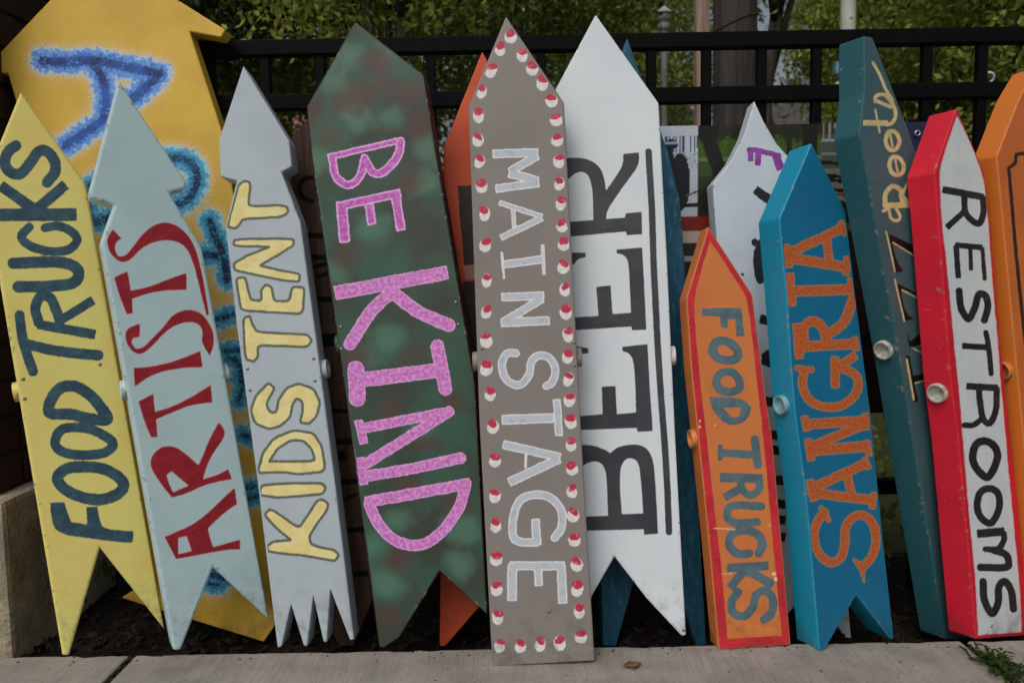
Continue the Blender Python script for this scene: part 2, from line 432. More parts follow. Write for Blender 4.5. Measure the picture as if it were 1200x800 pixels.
# dirt in the joints
bm = bmesh.new()
for jx in JX:
    for k in range(700):
        y = rng.uniform(YE - 0.6, YE - 0.005); s = rng.uniform(0.001, 0.0042)
        m = Matrix.Translation((jx + rng.gauss(0, 0.0035), y, -0.012 + rng.uniform(0, 0.010))) @ Matrix.Rotation(rng.uniform(0, 6.3), 4, (rng.random(), rng.random(), 1)) @ Matrix.Diagonal((s * rng.uniform(0.8, 2), s, s * 0.8, 1))
        bmesh.ops.create_cube(bm, size=1.0, matrix=m)
for k in range(170):
    d = abs(rng.gauss(0, 0.02)) if k < 130 else rng.uniform(0, 0.6); x = rng.uniform(-1.5, 1.5); s_ = rng.uniform(0.0005, 0.0016) * (1.6 if d < 0.02 else 1.0)
    m = Matrix.Translation((x, YE - 0.006 - d, 0.0008)) @ Matrix.Rotation(rng.uniform(0, 6.3), 4, 'Z') @ Matrix.Diagonal((s_ * rng.uniform(1, 3), s_, s_ * 0.7, 1))
    bmesh.ops.create_cube(bm, size=1.0, matrix=m)
tag(bm_obj('joint_grit', bm, M_CHIP), 'brown grit and crumbs lying in the pavement joints and along its back edge', 'grit', kind='stuff')

# ---- brick pier on a stone base at the far left
M_STONE = None
t = NT('weathered_limestone'); n = t.noise(9, 7, 0.62); n2 = t.noise(90, 4)
c = t.mix(t.ramp(n, 0.3, 0.7), C(168, 156, 138), C(122, 112, 98)); c = t.mix(t.ramp(n2, 0.6, 0.75), c, C(75, 66, 56)); t.bump(t.math('ADD', n, n2), 0.8, 0.006); M_STONE = t.done(c, 0.9, 0.2)
t = NT('dark_brick'); n = t.noise(3, 2); n2 = t.noise(120, 4)
c = t.mix(t.ramp(n, 0.35, 0.65), (0.045, 0.022, 0.016, 1), (0.07, 0.036, 0.026, 1)); c = t.mix(t.ramp(n2, 0.58, 0.75), c, (0.025, 0.016, 0.013, 1)); t.bump(n2, 0.7, 0.003); M_BRICK = t.done(c, 0.9, 0.2)
M_MORTAR = simple('grey_mortar', (0.055, 0.05, 0.045, 1), 0.95, 0.3, 60, 0.4)
px0 = at_Y(10, 700, YE + 0.085); PX, PY = px0.x, YE + 0.085
pier = empty('brick_pier', (PX - 0.2, PY + 0.2, -0.04), 'dark brick pier on a pale limestone block at the end of the fence', 'pier')
ztop = at_Y(20, 588, PY).z
def child_box(name, par, mat, x0, x1, y0, y1, z0, z1, bev):
    l = par.location; bm = box_bm(x0 - l.x, x1 - l.x, y0 - l.y, y1 - l.y, z0 - l.z, z1 - l.z, bev, 2); return bm_obj(name, bm, mat, par)
sb = child_box('base_block', pier, M_STONE, PX - 0.42, PX, PY, PY + 0.42, -0.11, ztop, 0.012)
BX, BY = PX - 0.035, PY + 0.04
child_box('mortar_core', pier, M_MORTAR, BX - 0.355, BX - 0.008, BY + 0.008, BY + 0.352, ztop - 0.02, ztop + 1.35, 0.0)
brick_me = {}
for k in range(18):
    z0 = ztop + 0.006 + k * 0.075
    for (nx, ox) in (((0.2, -0.205), (0.145, -0.36)) if k % 2 else ((0.145, -0.15), (0.2, -0.36))):
        x0 = BX + ox + 0.005; x1 = x0 + nx
        child_box('brick', pier, M_BRICK, x0 - rng.uniform(0, .002), x1, BY - rng.uniform(0, 0.004), BY + 0.09, z0, z0 + 0.064, 0.004)
    for (ny, oy) in (((0.2, 0.10), (0.05, 0.305)) if k % 2 else ((0.1, 0.10), (0.145, 0.21))):
        child_box('brick', pier, M_BRICK, BX - 0.09, BX - 0.002 + rng.uniform(0, .004), BY + oy, BY + oy + ny, z0, z0 + 0.064, 0.004)

# ---- black steel fence
t = NT('black_fence_paint'); n = t.noise(40, 4); c = t.mix(t.ramp(n, 0.4, 0.75), (0.0022, 0.0022, 0.0025, 1), (0.0042, 0.0042, 0.0046, 1)); t.bump(t.noise(400, 2), 0.1, 0.001); M_FENCE = t.done(c, 0.62, 0.10)
fence = empty('steel_fence', (0, FY + 0.017, -0.03), 'black square steel railing with two top rails behind the signs', 'fence')
RW = 0.032
def zrow(px, py): return at_Y(px, py, FY).z
rails = []
for py in (45.5, 109.5, 571):
    z = zrow(870 if py < 300 else 1040, py); rails.append(z)
    child_box('rail', fence, M_FENCE, -3.3, 3.6, FY, FY + RW, z - RW / 2, z + RW / 2, 0.0025)
xa = at_Y(827.5, 75, FY + 0.016).x; xb = at_Y(956.5, 75, FY + 0.016).x; SPC = (xb - xa) / 2
pm = None
for k in range(-26, 20):
    x = xa + SPC * k
    if not (-3.2 < x < 3.5): continue
    if pm is None:
        bm = box_bm(-0.0098, 0.0098, -0.0098, 0.0098, 0, rails[0] - 0.018 + 0.03 + 0.012, 0.0015, 1); o = bm_obj('picket', bm, M_FENCE, fence); pm = o.data
    else: o = link('picket', pm, None, fence)
    o.location = (x, -0.0005, 0.0)
for x in (-3.32, 3.62):
    child_box('post', fence, M_FENCE, x - 0.032, x + 0.032, FY - 0.016, FY + 0.048, -0.2, rails[0] + 0.06, 0.004)
t = NT('white_plastic'); M_WHITE = t.done((0.7, 0.7, 0.7, 1), 0.4)
# twist of white wire on the second rail
p = at_Y(1159, 92, FY + 0.012)
bm = bmesh.new(); ring_ = []
for i in range(15):
    a = math.radians(-150 + 250 * i / 14); ring_.append(Vector((0.0125 * math.cos(a), -0.004 * math.sin(a * 1.5), 0.0105 * math.sin(a))))
def tube(bm, pts, rad, n=6):
    rings = []
    for i, q in enumerate(pts):
        d = (pts[min(i + 1, len(pts) - 1)] - pts[max(i - 1, 0)]).normalized(); a = d.orthogonal().normalized(); b = d.cross(a)
        r_ = rad[i] if hasattr(rad, '__len__') else rad
        if i:
            a = (prev - d * prev.dot(d)).normalized(); b = d.cross(a)
        prev = a
        rings.append([bm.verts.new(q + (a * math.cos(2 * math.pi * k / n) + b * math.sin(2 * math.pi * k / n)) * r_) for k in range(n)])
    for A, B in zip(rings, rings[1:]):
        for k in range(n): bm.faces.new((A[k], A[(k + 1) % n], B[(k + 1) % n], B[k]))
    bm.faces.new(list(reversed(rings[0]))); bm.faces.new(rings[-1])
tube(bm, ring_, 0.0026)
o = bm_obj('wire_tie', bm, M_WHITE); o.location = (p.x, FY + 0.016, rails[1] + RW / 2 + 0.0105); tag(o, 'curled white wire tie round a picket above the second rail', 'wire tie')

# ---- printed vinyl banner tied to the fence
def banner():
    Yb = FY - 0.004; a = at_Y(742, 150, Yb); b = at_Y(1092, 142, Yb)
    x0, x1, z1, z0 = a.x, b.x, (a.z + b.z) / 2, at_Y(1040, 483, Yb).z
    s = 0.0028; nx, nz = int((x1 - x0) / s), int((z1 - z0) / s)
    X, Z = np.meshgrid(np.linspace(0, x1 - x0, nx), np.linspace(0, z1 - z0, nz)); X = X.ravel(); Z = Z.ravel()
    Wd = np.stack([X + x0, np.full(len(X), Yb) - 0.003 * np.sin(X * 17) * np.cos(Z * 9) - 0.003, Z + z0], 1); P = project(Wd); px, py = P[:, 0], P[:, 1] + (P[:, 0] - 870) * 0.0175
    rgb = np.zeros((len(X), 3))
    def put(mask, c, k=1.0): rgb[mask] = np.array(C(*c, k)[:3])
    def blend(mask, c, f): rgb[mask] = rgb[mask] * (1 - f) + np.array(C(*c)[:3]) * f
    h = nrg.random(len(X))
    put(px > 0, (38, 30, 28))                                                   # dark brown ground of the sheet
    pk = (px > 818) & (px < 962) & (py < 246)                                   # park photograph
    put(pk, (28, 36, 18)); put(pk & (py > 158), (46, 70, 20)); put(pk & (py > 165) & (h > 0.4), (58, 86, 26)); put(pk & (py > 184), (92, 100, 70)); put(pk & (py > 189), (48, 66, 24)); put(pk & (py > 205), (34, 46, 20)); put(pk & (py > 222), (24, 28, 16))
    put(pk & (py < 160 + 3 * np.sin(px * 0.13) + 2.5 * np.sin(px * 0.41 + 1) + 5 * h), (26, 34, 16))
    tr = np.abs(px - (826 + np.clip(py - 150, 0, 90) * 0.34)) < 9 + np.clip(165 - py, 0, 20) * 0.5; put(pk & tr, (20, 18, 15))
    put(pk & (np.abs(px - 925) < 3.2) & (py < 182), (30, 27, 20)); put(pk & (np.abs(px - 949) < 9) & (py < 192), (18, 18, 15))
    rd = (px >= 962) & (px < 1058) & (py < 300)                                 # road photograph
    put(rd, (62, 70, 66)); put(rd & (py < 160), (40, 36, 34)); put(rd & (py < 164) & (np.sin(px * 0.9) > 0.4), (120, 118, 112)); put(rd & (np.abs(py - 166 - (px - 960) * 0.05) < 1.6), (125, 130, 126)); put(rd & (np.abs(py - 182) < 1.3), (105, 110, 106)); put(rd & (py > 200), (98, 98, 90))
    for q in (193, 208, 213, 224): put(rd & (np.abs(py - q - (px - 975) * 0.12) < 2.2), (12, 12, 14))
    put(rd & (py > 230), (26, 23, 22)); put(rd & (np.abs(py - 232 - (px - 975) * 0.2) < 3), (120, 104, 82)); put(rd & (np.abs(py - 262 - (px - 975) * 0.3) < 4), (84, 66, 52))
    sn = (px < 818) & (py < 252); put(sn, (168, 176, 186))                      # winter photograph with a white border
    put(sn & (py > 159) & (py < 178), (176, 182, 196)); put(sn & (py > 159) & (py < 178) & (np.sin(px * 1.5) + 0.6 * np.sin(px * 0.63) > 0.15), (58, 64, 86)); put(sn & (py > 178) & (py < 196) & (h > 0.75), (128, 136, 150))
    fig = (((px - 797) / 12) ** 2 + ((py - 212) / 34) ** 2 < 1) | (((px - 786) / 9) ** 2 + ((py - 168) / 6) ** 2 < 1) | ((px - 780 - (py - 170) * 0.35) ** 2 < 36) & (py > 168) & (py < 205)
    put(sn & fig, (24, 25, 30)); put(sn & fig & (np.abs(py - 166) < 1.6), (120, 150, 170)); put(sn & (np.abs(py - 240) < 2.5) & (px > 800), (20, 20, 22)); put(sn & (np.abs(py - 228 + (px - 806) * 0.4) < 1.2) & (px > 804), (70, 74, 84))
    put((px < 850) & (py >= 252) & (py < 270), (112, 28, 20)); put((px < 850) & (py >= 270) & (py < 284), (168, 152, 142)); put((px < 850) & (np.abs(py - 302) < 3) & (px > 800), (150, 146, 140))
    put((px >= 1058) & (py < 178), (30, 34, 66)); put((px > 965) & (py > 330) & (py < 480), (46, 34, 30))
    put((np.abs(np.hypot(px - 1018, py - 402) - 6) < 2.2), (14, 13, 14)); put((np.abs(px - 1012 - (py - 300) * 0.1) < 5) & (py > 300) & (py < 345), (96, 78, 62)); put((np.abs(px - 1024) < 6) & (py > 340) & (py < 380), (60, 40, 30))
    rgb *= (0.93 + 0.14 * nrg.random(len(X)))[:, None]
    quads = [(j * nx + i, j * nx + i + 1, (j + 1) * nx + i + 1, (j + 1) * nx + i) for j in range(nz - 1) for i in range(nx - 1)]
    root = empty('photo_banner', (x0, Yb, z0), 'vinyl banner printed with park and winter photographs, tied to the fence behind the signs', 'banner')
    me = bpy.data.meshes.new('sheet'); me.from_pydata([(x, w[1] - Yb, z) for x, w, z in zip(X, Wd, Z)], [], quads); me.update()
    at = me.color_attributes.new('print', 'FLOAT_COLOR', 'POINT'); at.data.foreach_set('color', np.hstack([rgb, np.ones((len(X), 1))]).astype(np.float32).ravel())
    t = NT('printed_vinyl'); m = t.done(t.attrc('print'), 0.45, 0.4); o = link('sheet', me, m, root)
    so = o.modifiers.new('solid', 'SOLIDIFY'); so.thickness = 0.0008
    gm = NT('grommet_metal'); gm.b.inputs['Metallic'].default_value = 0.9; gmat = gm.done((0.6, 0.58, 0.54, 1), 0.3)
    gme = lathe_mesh('grommet', [(0.0038, -0.001), (0.0036, 0.0008), (0.0052, 0.0016), (0.0068, 0.0008), (0.007, -0.001)], 18); gme.materials.append(gmat)
    for q in ((1073, 157),):
        g = at_Y(q[0], q[1], Yb); g_o = link('grommet', gme, None, root); g_o.location = (g.x - x0, -0.0085, g.z - z0); g_o.rotation_euler = (math.pi / 2, 0, 0)
banner()

# ---- trees, poles and houses beyond the fence
def leaf_mat(name, a, b, c):
    t = NT(name); n = t.noise(2.2, 3); n2 = t.noise(31, 2)
    col = t.mix(t.ramp(n, 0.35, 0.65), a, b); col = t.mix(t.math('MULTIPLY', t.ramp(n2, 0.5, 0.7), 0.7), col, c); tone = t.attr('tone'); col = t.mix(t.ramp(tone, 0.5, 1.0, 0.0, 0.75), col, tuple(x * 1.7 for x in c[:3]) + (1,)); col = t.mix(t.ramp(tone, 0.0, 0.5, 0.6, 0.0), col, tuple(x * 0.45 for x in a[:3]) + (1,))
    t.set(t.b.inputs['Base Color'], col); t.b.inputs['Roughness'].default_value = 0.55; t.b.inputs['Specular IOR Level'].default_value = 0.3
    tr = t.n.new('ShaderNodeBsdfTranslucent'); t.l.new(t.mix(0.35, col, (0.16, 0.2, 0.02, 1)), tr.inputs[0])
    mx = t.n.new('ShaderNodeMixShader'); mx.inputs[0].default_value = 0.45; t.l.new(t.b.outputs[0], mx.inputs[1]); t.l.new(tr.outputs[0], mx.inputs[2])
    t.l.new(mx.outputs[0], t.n['Material Output'].inputs[0]); return t.m
L_DARK = leaf_mat('leaf_dark', (0.040, 0.066, 0.018, 1), (0.060, 0.090, 0.022, 1), (0.085, 0.105, 0.026, 1))
L_MID = leaf_mat('leaf_mid', (0.10, 0.15, 0.030, 1), (0.15, 0.19, 0.040, 1), (0.23, 0.24, 0.055, 1))
L_LIME = leaf_mat('leaf_bright', (0.23, 0.30, 0.05, 1), (0.31, 0.37, 0.07, 1), (0.42, 0.43, 0.10, 1))
t = NT('bark'); n = t.noise(1.0, 6, 0.65, stretch=(30, 30, 4)); c = t.mix(t.ramp(n, 0.3, 0.7), (0.03, 0.024, 0.018, 1), (0.10, 0.085, 0.065, 1)); t.bump(n, 1.0, 0.02); M_BARK = t.done(c, 0.95, 0.2)

def leaf_mesh(name, cent, size, mat, parent, gravity=0.4, per=None):
    n = len(cent); a = nrg.normal(size=(n, 3)); a[:, 2] -= gravity; a /= np.linalg.norm(a, axis=1)[:, None]
    b = np.cross(a, nrg.normal(size=(n, 3))); b /= np.linalg.norm(b, axis=1)[:, None]; nrm = np.cross(a, b)
    s = size * nrg.uniform(0.65, 1.35, n)[:, None]
    v = np.stack([cent - a * s * 0.5, cent + b * s * 0.26 + nrm * s * 0.06, cent + a * s * 0.55, cent - b * s * 0.26 + nrm * s * 0.06], 1).reshape(-1, 3)
    me = bpy.data.meshes.new(name); me.vertices.add(4 * n); me.vertices.foreach_set('co', v.ravel().astype(np.float32))
    i = np.arange(n) * 4; tri = np.stack([i, i + 1, i + 2, i, i + 2, i + 3], 1).ravel()
    me.loops.add(6 * n); me.loops.foreach_set('vertex_index', tri.astype(np.int32))
    me.polygons.add(2 * n); me.polygons.foreach_set('loop_start', (np.arange(2 * n) * 3).astype(np.int32)); me.polygons.foreach_set('loop_total', np.full(2 * n, 3, np.int32))
    me.update(calc_edges=True)
    tone = nrg.random(n) if not per else 0.3 * nrg.random(n) + 0.7 * np.repeat(nrg.random(n // per + 1), per)[:n]
    me.attributes.new('tone', 'FLOAT', 'POINT').data.foreach_set('value', np.repeat(tone, 4).astype(np.float32)); return link(name, me, mat, parent)
def clumps(center, rad, k, per, spread):
    d = nrg.normal(size=(k, 3)); d /= np.linalg.norm(d, axis=1)[:, None]; d *= (nrg.random(k) ** 0.45)[:, None]
    cc = np.array(center) + d * np.array(rad)
    off = nrg.normal(size=(k * per, 3)) * np.array([spread, spread, spread * 0.6]); return np.repeat(cc, per, 0) + off, cc
def tree(x, y, h, tr, crown, mat, label, k=150, per=110, size=0.085, spread=0.24, lean=0.0):
    root = empty('park_tree', (x, y, -0.11), label, 'tree', 'trees in the park beyond the fence')
    cz, rx, rz = crown
    pts, cc = clumps((lean, 0, cz), (rx, rx, rz), k, per, spread)
    pts = pts[pts[:, 2] > 0.7]
    leaf_mesh('crown', pts, size, mat, root, per=per)
    bm = bmesh.new(); m = 9; P = [Vector((lean * (i / m) ** 2 + 0.05 * math.sin(i * 1.3), 0.05 * math.cos(i * 1.7), h * i / m)) for i in range(m + 1)]
    tube(bm, P, [tr * (1.25 if i == 0 else 1 - 0.075 * i) for i in range(m + 1)], 12)
    for j in range(11):
        s = P[rng.randint(4, m)]; e = Vector(cc[rng.randrange(len(cc))]); mid = (s + e) / 2 + Vector((0, 0, rng.uniform(-0.1, 0.35)))
        tube(bm, [s, s.lerp(mid, 0.5), mid, mid.lerp(e, 0.5), e], [tr * 0.42, tr * 0.33, tr * 0.24, tr * 0.15, tr * 0.05], 6)
    bm_obj('trunk', bm, M_BARK, root, smooth=True); return root
def X_at(px, Y, py=100): return at_Y(px, py, Y).x
tree(X_at(215, 5.2), 5.2, 3.6, 0.10, (3.0, 1.2, 1.3), L_DARK, 'dark leafy tree beyond the fence behind the large blue-lettered yellow sign', 120, 210, 0.050, 0.17)
tree(X_at(465, 4.4), 4.4, 3.2, 0.06, (2.72, 0.74, 0.80), L_LIME, 'bright yellow-green tree showing above the green BE KIND sign', 80, 200, 0.046, 0.14)
tree(X_at(385, 8.0), 8.0, 4.5, 0.13, (3.6, 2.0, 1.9), L_MID, 'mid green tree standing behind the bright yellow-green tree', 130, 200, 0.070, 0.24)
tree(X_at(600, 6.4), 6.4, 4.0, 0.09, (3.4, 1.0, 1.5), L_MID, 'mid green tree above the grey MAIN STAGE sign', 95, 200, 0.055, 0.18)
tree(X_at(715, 9.5), 9.5, 4.6, 0.14, (3.9, 1.3, 2.0), L_LIME, 'pale leafy tree behind the white-topped street lamp', 120, 200, 0.075, 0.26)
tree(X_at(905, 6.0), 6.0, 4.6, 0.075, (3.7, 0.95, 0.95), L_MID, 'slim-trunked tree with high branches beside the weathered pole', 60, 120, 0.055, 0.18)
tree(X_at(1112, 7.2), 7.2, 4.0, 0.10, (3.1, 0.95, 1.7), L_MID, 'mid green tree above the teal script-lettered sign', 110, 200, 0.058, 0.18)
tree(X_at(1215, 5.4), 5.4, 3.8, 0.10, (2.8, 1.0, 1.4), L_LIME, 'yellow-green tree above the orange sign with a brown painted frame', 80, 200, 0.050, 0.16)
tree(X_at(1140, 11.0), 11.0, 4.8, 0.14, (3.4, 1.7, 2.2), L_LIME, 'broad tree deep in the park behind the yellow-green tree', 130, 200, 0.080, 0.26)
tree(X_at(985, 12.5), 12.5, 5.0, 0.12, (4.0, 0.75, 1.7), L_LIME, 'pale leafy tree far off behind the painted pole with two boxes', 60, 200, 0.085, 0.24)
tree(X_at(80, 8.0), 8.0, 4.5, 0.13, (3.4, 1.5, 2.0), L_DARK, 'dark tree far behind the brick pier', 120, 160, 0.07, 0.3)
# far wood closing the view, with an opening to the sky
pts = []
for k in range(420):
    px = rng.uniform(-150, 1350)
    Y = rng.uniform(13, 18); x = X_at(px, Y); z = rng.uniform(0.2, 7.6)
    if 874 < px < 962 and z > 1.5: continue
    if rng.random() < 0.10: continue
    pts.append(nrg.normal(size=(260, 3)) * (0.5, 0.5, 0.4) + (x, Y, z))
o = leaf_mesh('distant_woodland', np.vstack(pts), 0.11, L_DARK, None, per=260); tag(o, 'dark mass of trees closing the far side of the park', 'woodland', kind='stuff')
# ivy and weeds on the ground just past the fence
n = 9000; g = np.stack([nrg.uniform(-2.6, 3.2, n), 1.86 + 3.2 * nrg.random(n) ** 1.4, -0.02 + nrg.random(n) ** 2 * 0.12], 1); g[:, 2] -= 0.06 * np.clip((g[:, 1] - 1.9), 0, 1)
o = leaf_mesh('ground_cover', g, 0.035, L_MID, None, -0.2); tag(o, 'low green and brown ground cover behind the fence', 'ground cover', kind='stuff')

# poles
t = NT('weathered_pole'); n = t.noise(1.0, 7, 0.65, stretch=(40, 40, 1.6)); n2 = t.noise(5, 4)
c = t.mix(t.ramp(n, 0.3, 0.72), C(44, 42, 40), C(74, 70, 67)); c = t.mix(t.ramp(n2, 0.5, 0.75), c, C(46, 42, 38)); t.bump(n, 0.9, 0.01); M_POLE = t.done(c, 0.92, 0.2)
t = NT('raw_timber'); n = t.noise(1.0, 6, 0.6, stretch=(60, 60, 2.5)); c = t.mix(t.ramp(n, 0.3, 0.7), C(140, 122, 108), C(104, 88, 76)); t.bump(n, 0.5, 0.004); M_TIMBER = t.done(c, 0.85, 0.2)
M_LAMP = simple('lamp_grey_paint', C(150, 150, 146), 0.5, 0.1, 15)
def pole(name, pa, pb, Y, mat, h, label, cat, flat=False, parts=None):
    x0, x1 = X_at(pa, Y), X_at(pb, Y); r = (x1 - x0) / 2; root = empty(name, ((x0 + x1) / 2, Y, -0.11), label, cat)
    if flat: o = bm_obj('post', box_bm(-r, r, -r, r, 0, h, 0.006, 2), mat, root)
    else:
        bm = bmesh.new(); tube(bm, [Vector((0, 0, h * i / 8)) for i in range(9)], [r * (1.03 - 0.008 * i) for i in range(9)], 20); o = bm_obj('shaft', bm, mat, root, smooth=True)
    return root, r
wp, r = pole('weathered_pole', 836, 886, 3.9, M_POLE, 5.2, 'thick grey weathered wooden pole beyond the railing', 'pole')
for dz, tl in ((1.95, 0.2), (2.17, -0.13)):                                       # steel straps round the pole
    bm = bmesh.new(); tube(bm, [Vector(((r + 0.003) * math.cos(a), (r + 0.003) * math.sin(a), dz + tl * 0.2 * math.cos(a))) for a in [2 * math.pi * i / 28 for i in range(29)]], 0.0035, 5); bm_obj('strap', bm, M_BARK, wp)
tp, r = pole('timber_post', 814.5, 830, 3.4, M_TIMBER, 5.0, 'pale sawn timber post standing left of the weathered pole', 'post', flat=True)
lp, r = pole('street_lamp', 774.5, 782, 7.5, M_LAMP, at_Y(778, 34, 7.5).z + 0.11, 'slim grey street lamp with a white lantern in the park', 'street lamp')
hz = at_Y(778, 34, 7.5).z + 0.11; k = at_Y(778, 8, 7.5).z + 0.11 - hz
hm = lathe_mesh('lantern', [(0.03, -0.02), (0.052, 0), (0.058, 0.02), (0.05, k * 0.32), (0.068, k * 0.36)], 16); hm.materials.append(M_WHITE); o = link('lantern', hm, None, lp); o.location = (0, 0, hz)
gl = NT('lantern_glass'); gl.b.inputs['Transmission Weight'].default_value = 0.7; glm = gl.done((0.6, 0.62, 0.6, 1), 0.25)
hm = lathe_mesh('globe', [(0.06, k * 0.36), (0.066, k * 0.55), (0.04, k * 0.78), (0.0, k * 0.8)], 16); hm.materials.append(glm); o = link('globe', hm, None, lp); o.location = (0, 0, hz)
hm = lathe_mesh('lantern_cap', [(0.072, k * 0.70), (0.05, k * 0.85), (0.014, k), (0.0, k * 1.02)], 16); hm.materials.append(M_WHITE); o = link('lantern_cap', hm, None, lp); o.location = (0, 0, hz)
M_WPOLE = simple('pale_pole_paint', C(172, 172, 166), 0.6, 0.12, 6)
up, r = pole('utility_pole', 984, 1001, 5.5, M_WPOLE, 7.5, 'pale painted pole carrying two small boxes beyond the teal sign', 'pole')
bm = box_bm(-r * 1.9, -r * 0.3, -r * 1.3, -r * 0.2, at_Y(985, 96, 5.5).z, at_Y(985, 78, 5.5).z, 0.01, 2); bm_obj('meter_box', bm, simple('box_cream', C(190, 190, 150), 0.5), up)
bm = box_bm(-r * 2.1, -r * 0.2, -r * 1.4, -r * 0.25, at_Y(985, 70, 5.5).z, at_Y(985, 55, 5.5).z, 0.01, 2); bm_obj('bracket_box', bm, simple('box_blue', C(90, 130, 150), 0.5), up)

# houses far behind the trees
def house(pa, pb, Y, h, wallc, label, roofc):
    x0, x1 = X_at(pa, Y), X_at(pb, Y); root = empty('far_house', ((x0 + x1) / 2, Y, -0.11), label, 'house'); w = (x1 - x0) / 2; d = 3.0
    bm_obj('wall', box_bm(-w, w, 0, 2 * d, 0, h), simple('house_wall', wallc, 0.85, 0.2, 3), root)
    bm = bmesh.new(); v = [bm.verts.new(p) for p in ((-w - .3, -.3, h), (w + .3, -.3, h), (w + .3, 2 * d + .3, h), (-w - .3, 2 * d + .3, h), (-w - .3, d, h + 1.6), (w + .3, d, h + 1.6))]
    for f in ((0, 1, 5, 4), (2, 3, 4, 5), (0, 4, 3), (1, 2, 5), (0, 3, 2, 1)): bm.faces.new([v[i] for i in f])
    bm_obj('roof', bm, simple('house_roof', roofc, 0.9, 0.3, 4), root)
    fm = simple('window_trim', (0.6, 0.6, 0.58, 1), 0.5, 0.1); gm = NT('window_glass'); gmat = gm.done((0.03, 0.04, 0.05, 1), 0.1)
    nw = max(2, int(w / 1.0))
    for i in range(nw):
        for zz in (1.0, 3.4):
            if zz + 1.4 > h: continue
            cx = -w + 2 * w * (i + 0.5) / nw
            wd = bm_obj('window', box_bm(cx - .42, cx + .42, -0.06, -0.002, zz, zz + 1.35), fm, root)
            for a, b in ((-.36, -.02), (.02, .36)):
                bm_obj('pane', box_bm(cx + a, cx + b, -0.075, -0.061, zz + .06, zz + 1.29), gmat, wd)
house(250, 480, 21, 5.2, C(176, 132, 118), 'pinkish brick house glimpsed through leaves behind the green sign', (0.05, 0.045, 0.04, 1))
house(690, 815, 22, 4.4, C(176, 128, 104), 'tan brick house low between the street lamp and the trees', (0.05, 0.04, 0.035, 1))
house(925, 1010, 20, 4.1, C(196, 192, 184), 'white sided house behind the pale utility pole', (0.09, 0.08, 0.075, 1))

# ================================================================== THE SIGNS
M_PVC = simple('white_pvc', (0.46, 0.45, 0.40, 1), 0.5, 0.35, 90)
def pipe_paint(c): return paint('pipe_paint', c, dirt=0.6, chips=0.5)

# ---- large yellow sign sprayed with blue letters
k = Ink().at(0, 0, 4)
k.curve(60, (200, 285), (330, 292), (440, 285), (600, 315), (745, 345), smooth=True).curve(60, (745, 345), (700, 395), (630, 455), (585, 480))
k.curve(56, (440, 300), (480, 370), (497, 460), (480, 560), (400, 620), (310, 680))
k1, k = k, Ink(); k.at(100, 80).curve(52, (380, 420), (450, 425), (505, 455), (525, 520), (495, 600), (425, 640), (300, 660), (150, 690), (40, 720), (10, 640), (20, 560), (150, 480), (380, 420))
k.at(100, 240).curve(52, (585, 75), (610, 150), (645, 230), (665, 350)).bar(50, (545, 235), (630, 240)).bar(40, (600, 545), (720, 505)).bar(38, (620, 690), (740, 680)).curve(40, (700, 720), (725, 760), (730, 830))
k.at(120, 400).curve(34, (590, 75), (640, 110), (660, 190), (640, 280)).bar(40, (640, 430), (700, 450)).bar(34, (660, 690), (730, 680)).bar(36, (660, 740), (760, 720))
k.at(100, 640, 5).bar(60, (690, 150), (830, 190)).bar(40, (640, 215), (800, 225))
def spray(attr, halo, mid, deep, core, core2):
    return [dict(attr=attr, color=C(206, 200, 200), off=11, soft=8, grit=34, gritscale=240, amount=0.40, wob=1.6),
        dict(attr=attr, color=halo, off=8.4, soft=1.8, grit=4, gritscale=150, wob=4.2),
        dict(attr=attr, color=mid, off=5.4, soft=2.0, grit=19, gritscale=90, wob=3.4, thin=0.25),
        dict(attr=attr, color=deep, off=-0.5, soft=2.2, grit=26, gritscale=85, wob=1.8, thin=0.2),
        dict(attr=attr, color=core, color2=core2, grain=11, band=(0.36, 0.60), off=-2.6, soft=1.1, grit=9, gritscale=200, wob=1.0)]
SP_Y = spray('spray', C(158, 184, 220), C(88, 138, 206), C(52, 102, 184), C(40, 82, 162), C(22, 44, 92)) + spray('spray2', C(140, 188, 204), C(66, 146, 184), C(38, 112, 160), C(24, 62, 108), C(14, 28, 48))
M = paint('paint_big_yellow', C(196, 162, 60), C(186, 150, 62), 9, SP_Y, dirt=0.35, rough=0.45)
sign('big yellow arrow sign sprayed with fuzzy blue letters, behind the ARTISTS sign',
     [(66, -8), (115, -58), (264, 35), (259, 44), (222, 37), (262, 160), (345, 640), (322, 733), (309, 752), (160, 706), (142, 700), (160, 692), (168, 640), (9, 86), (-14, 86), (-16, 78)],
     (230, 740), 1.60, 4.0, 0, 0.04, ((250, 700), (115, 60)), {'spray': k1, 'spray2': k}, M)

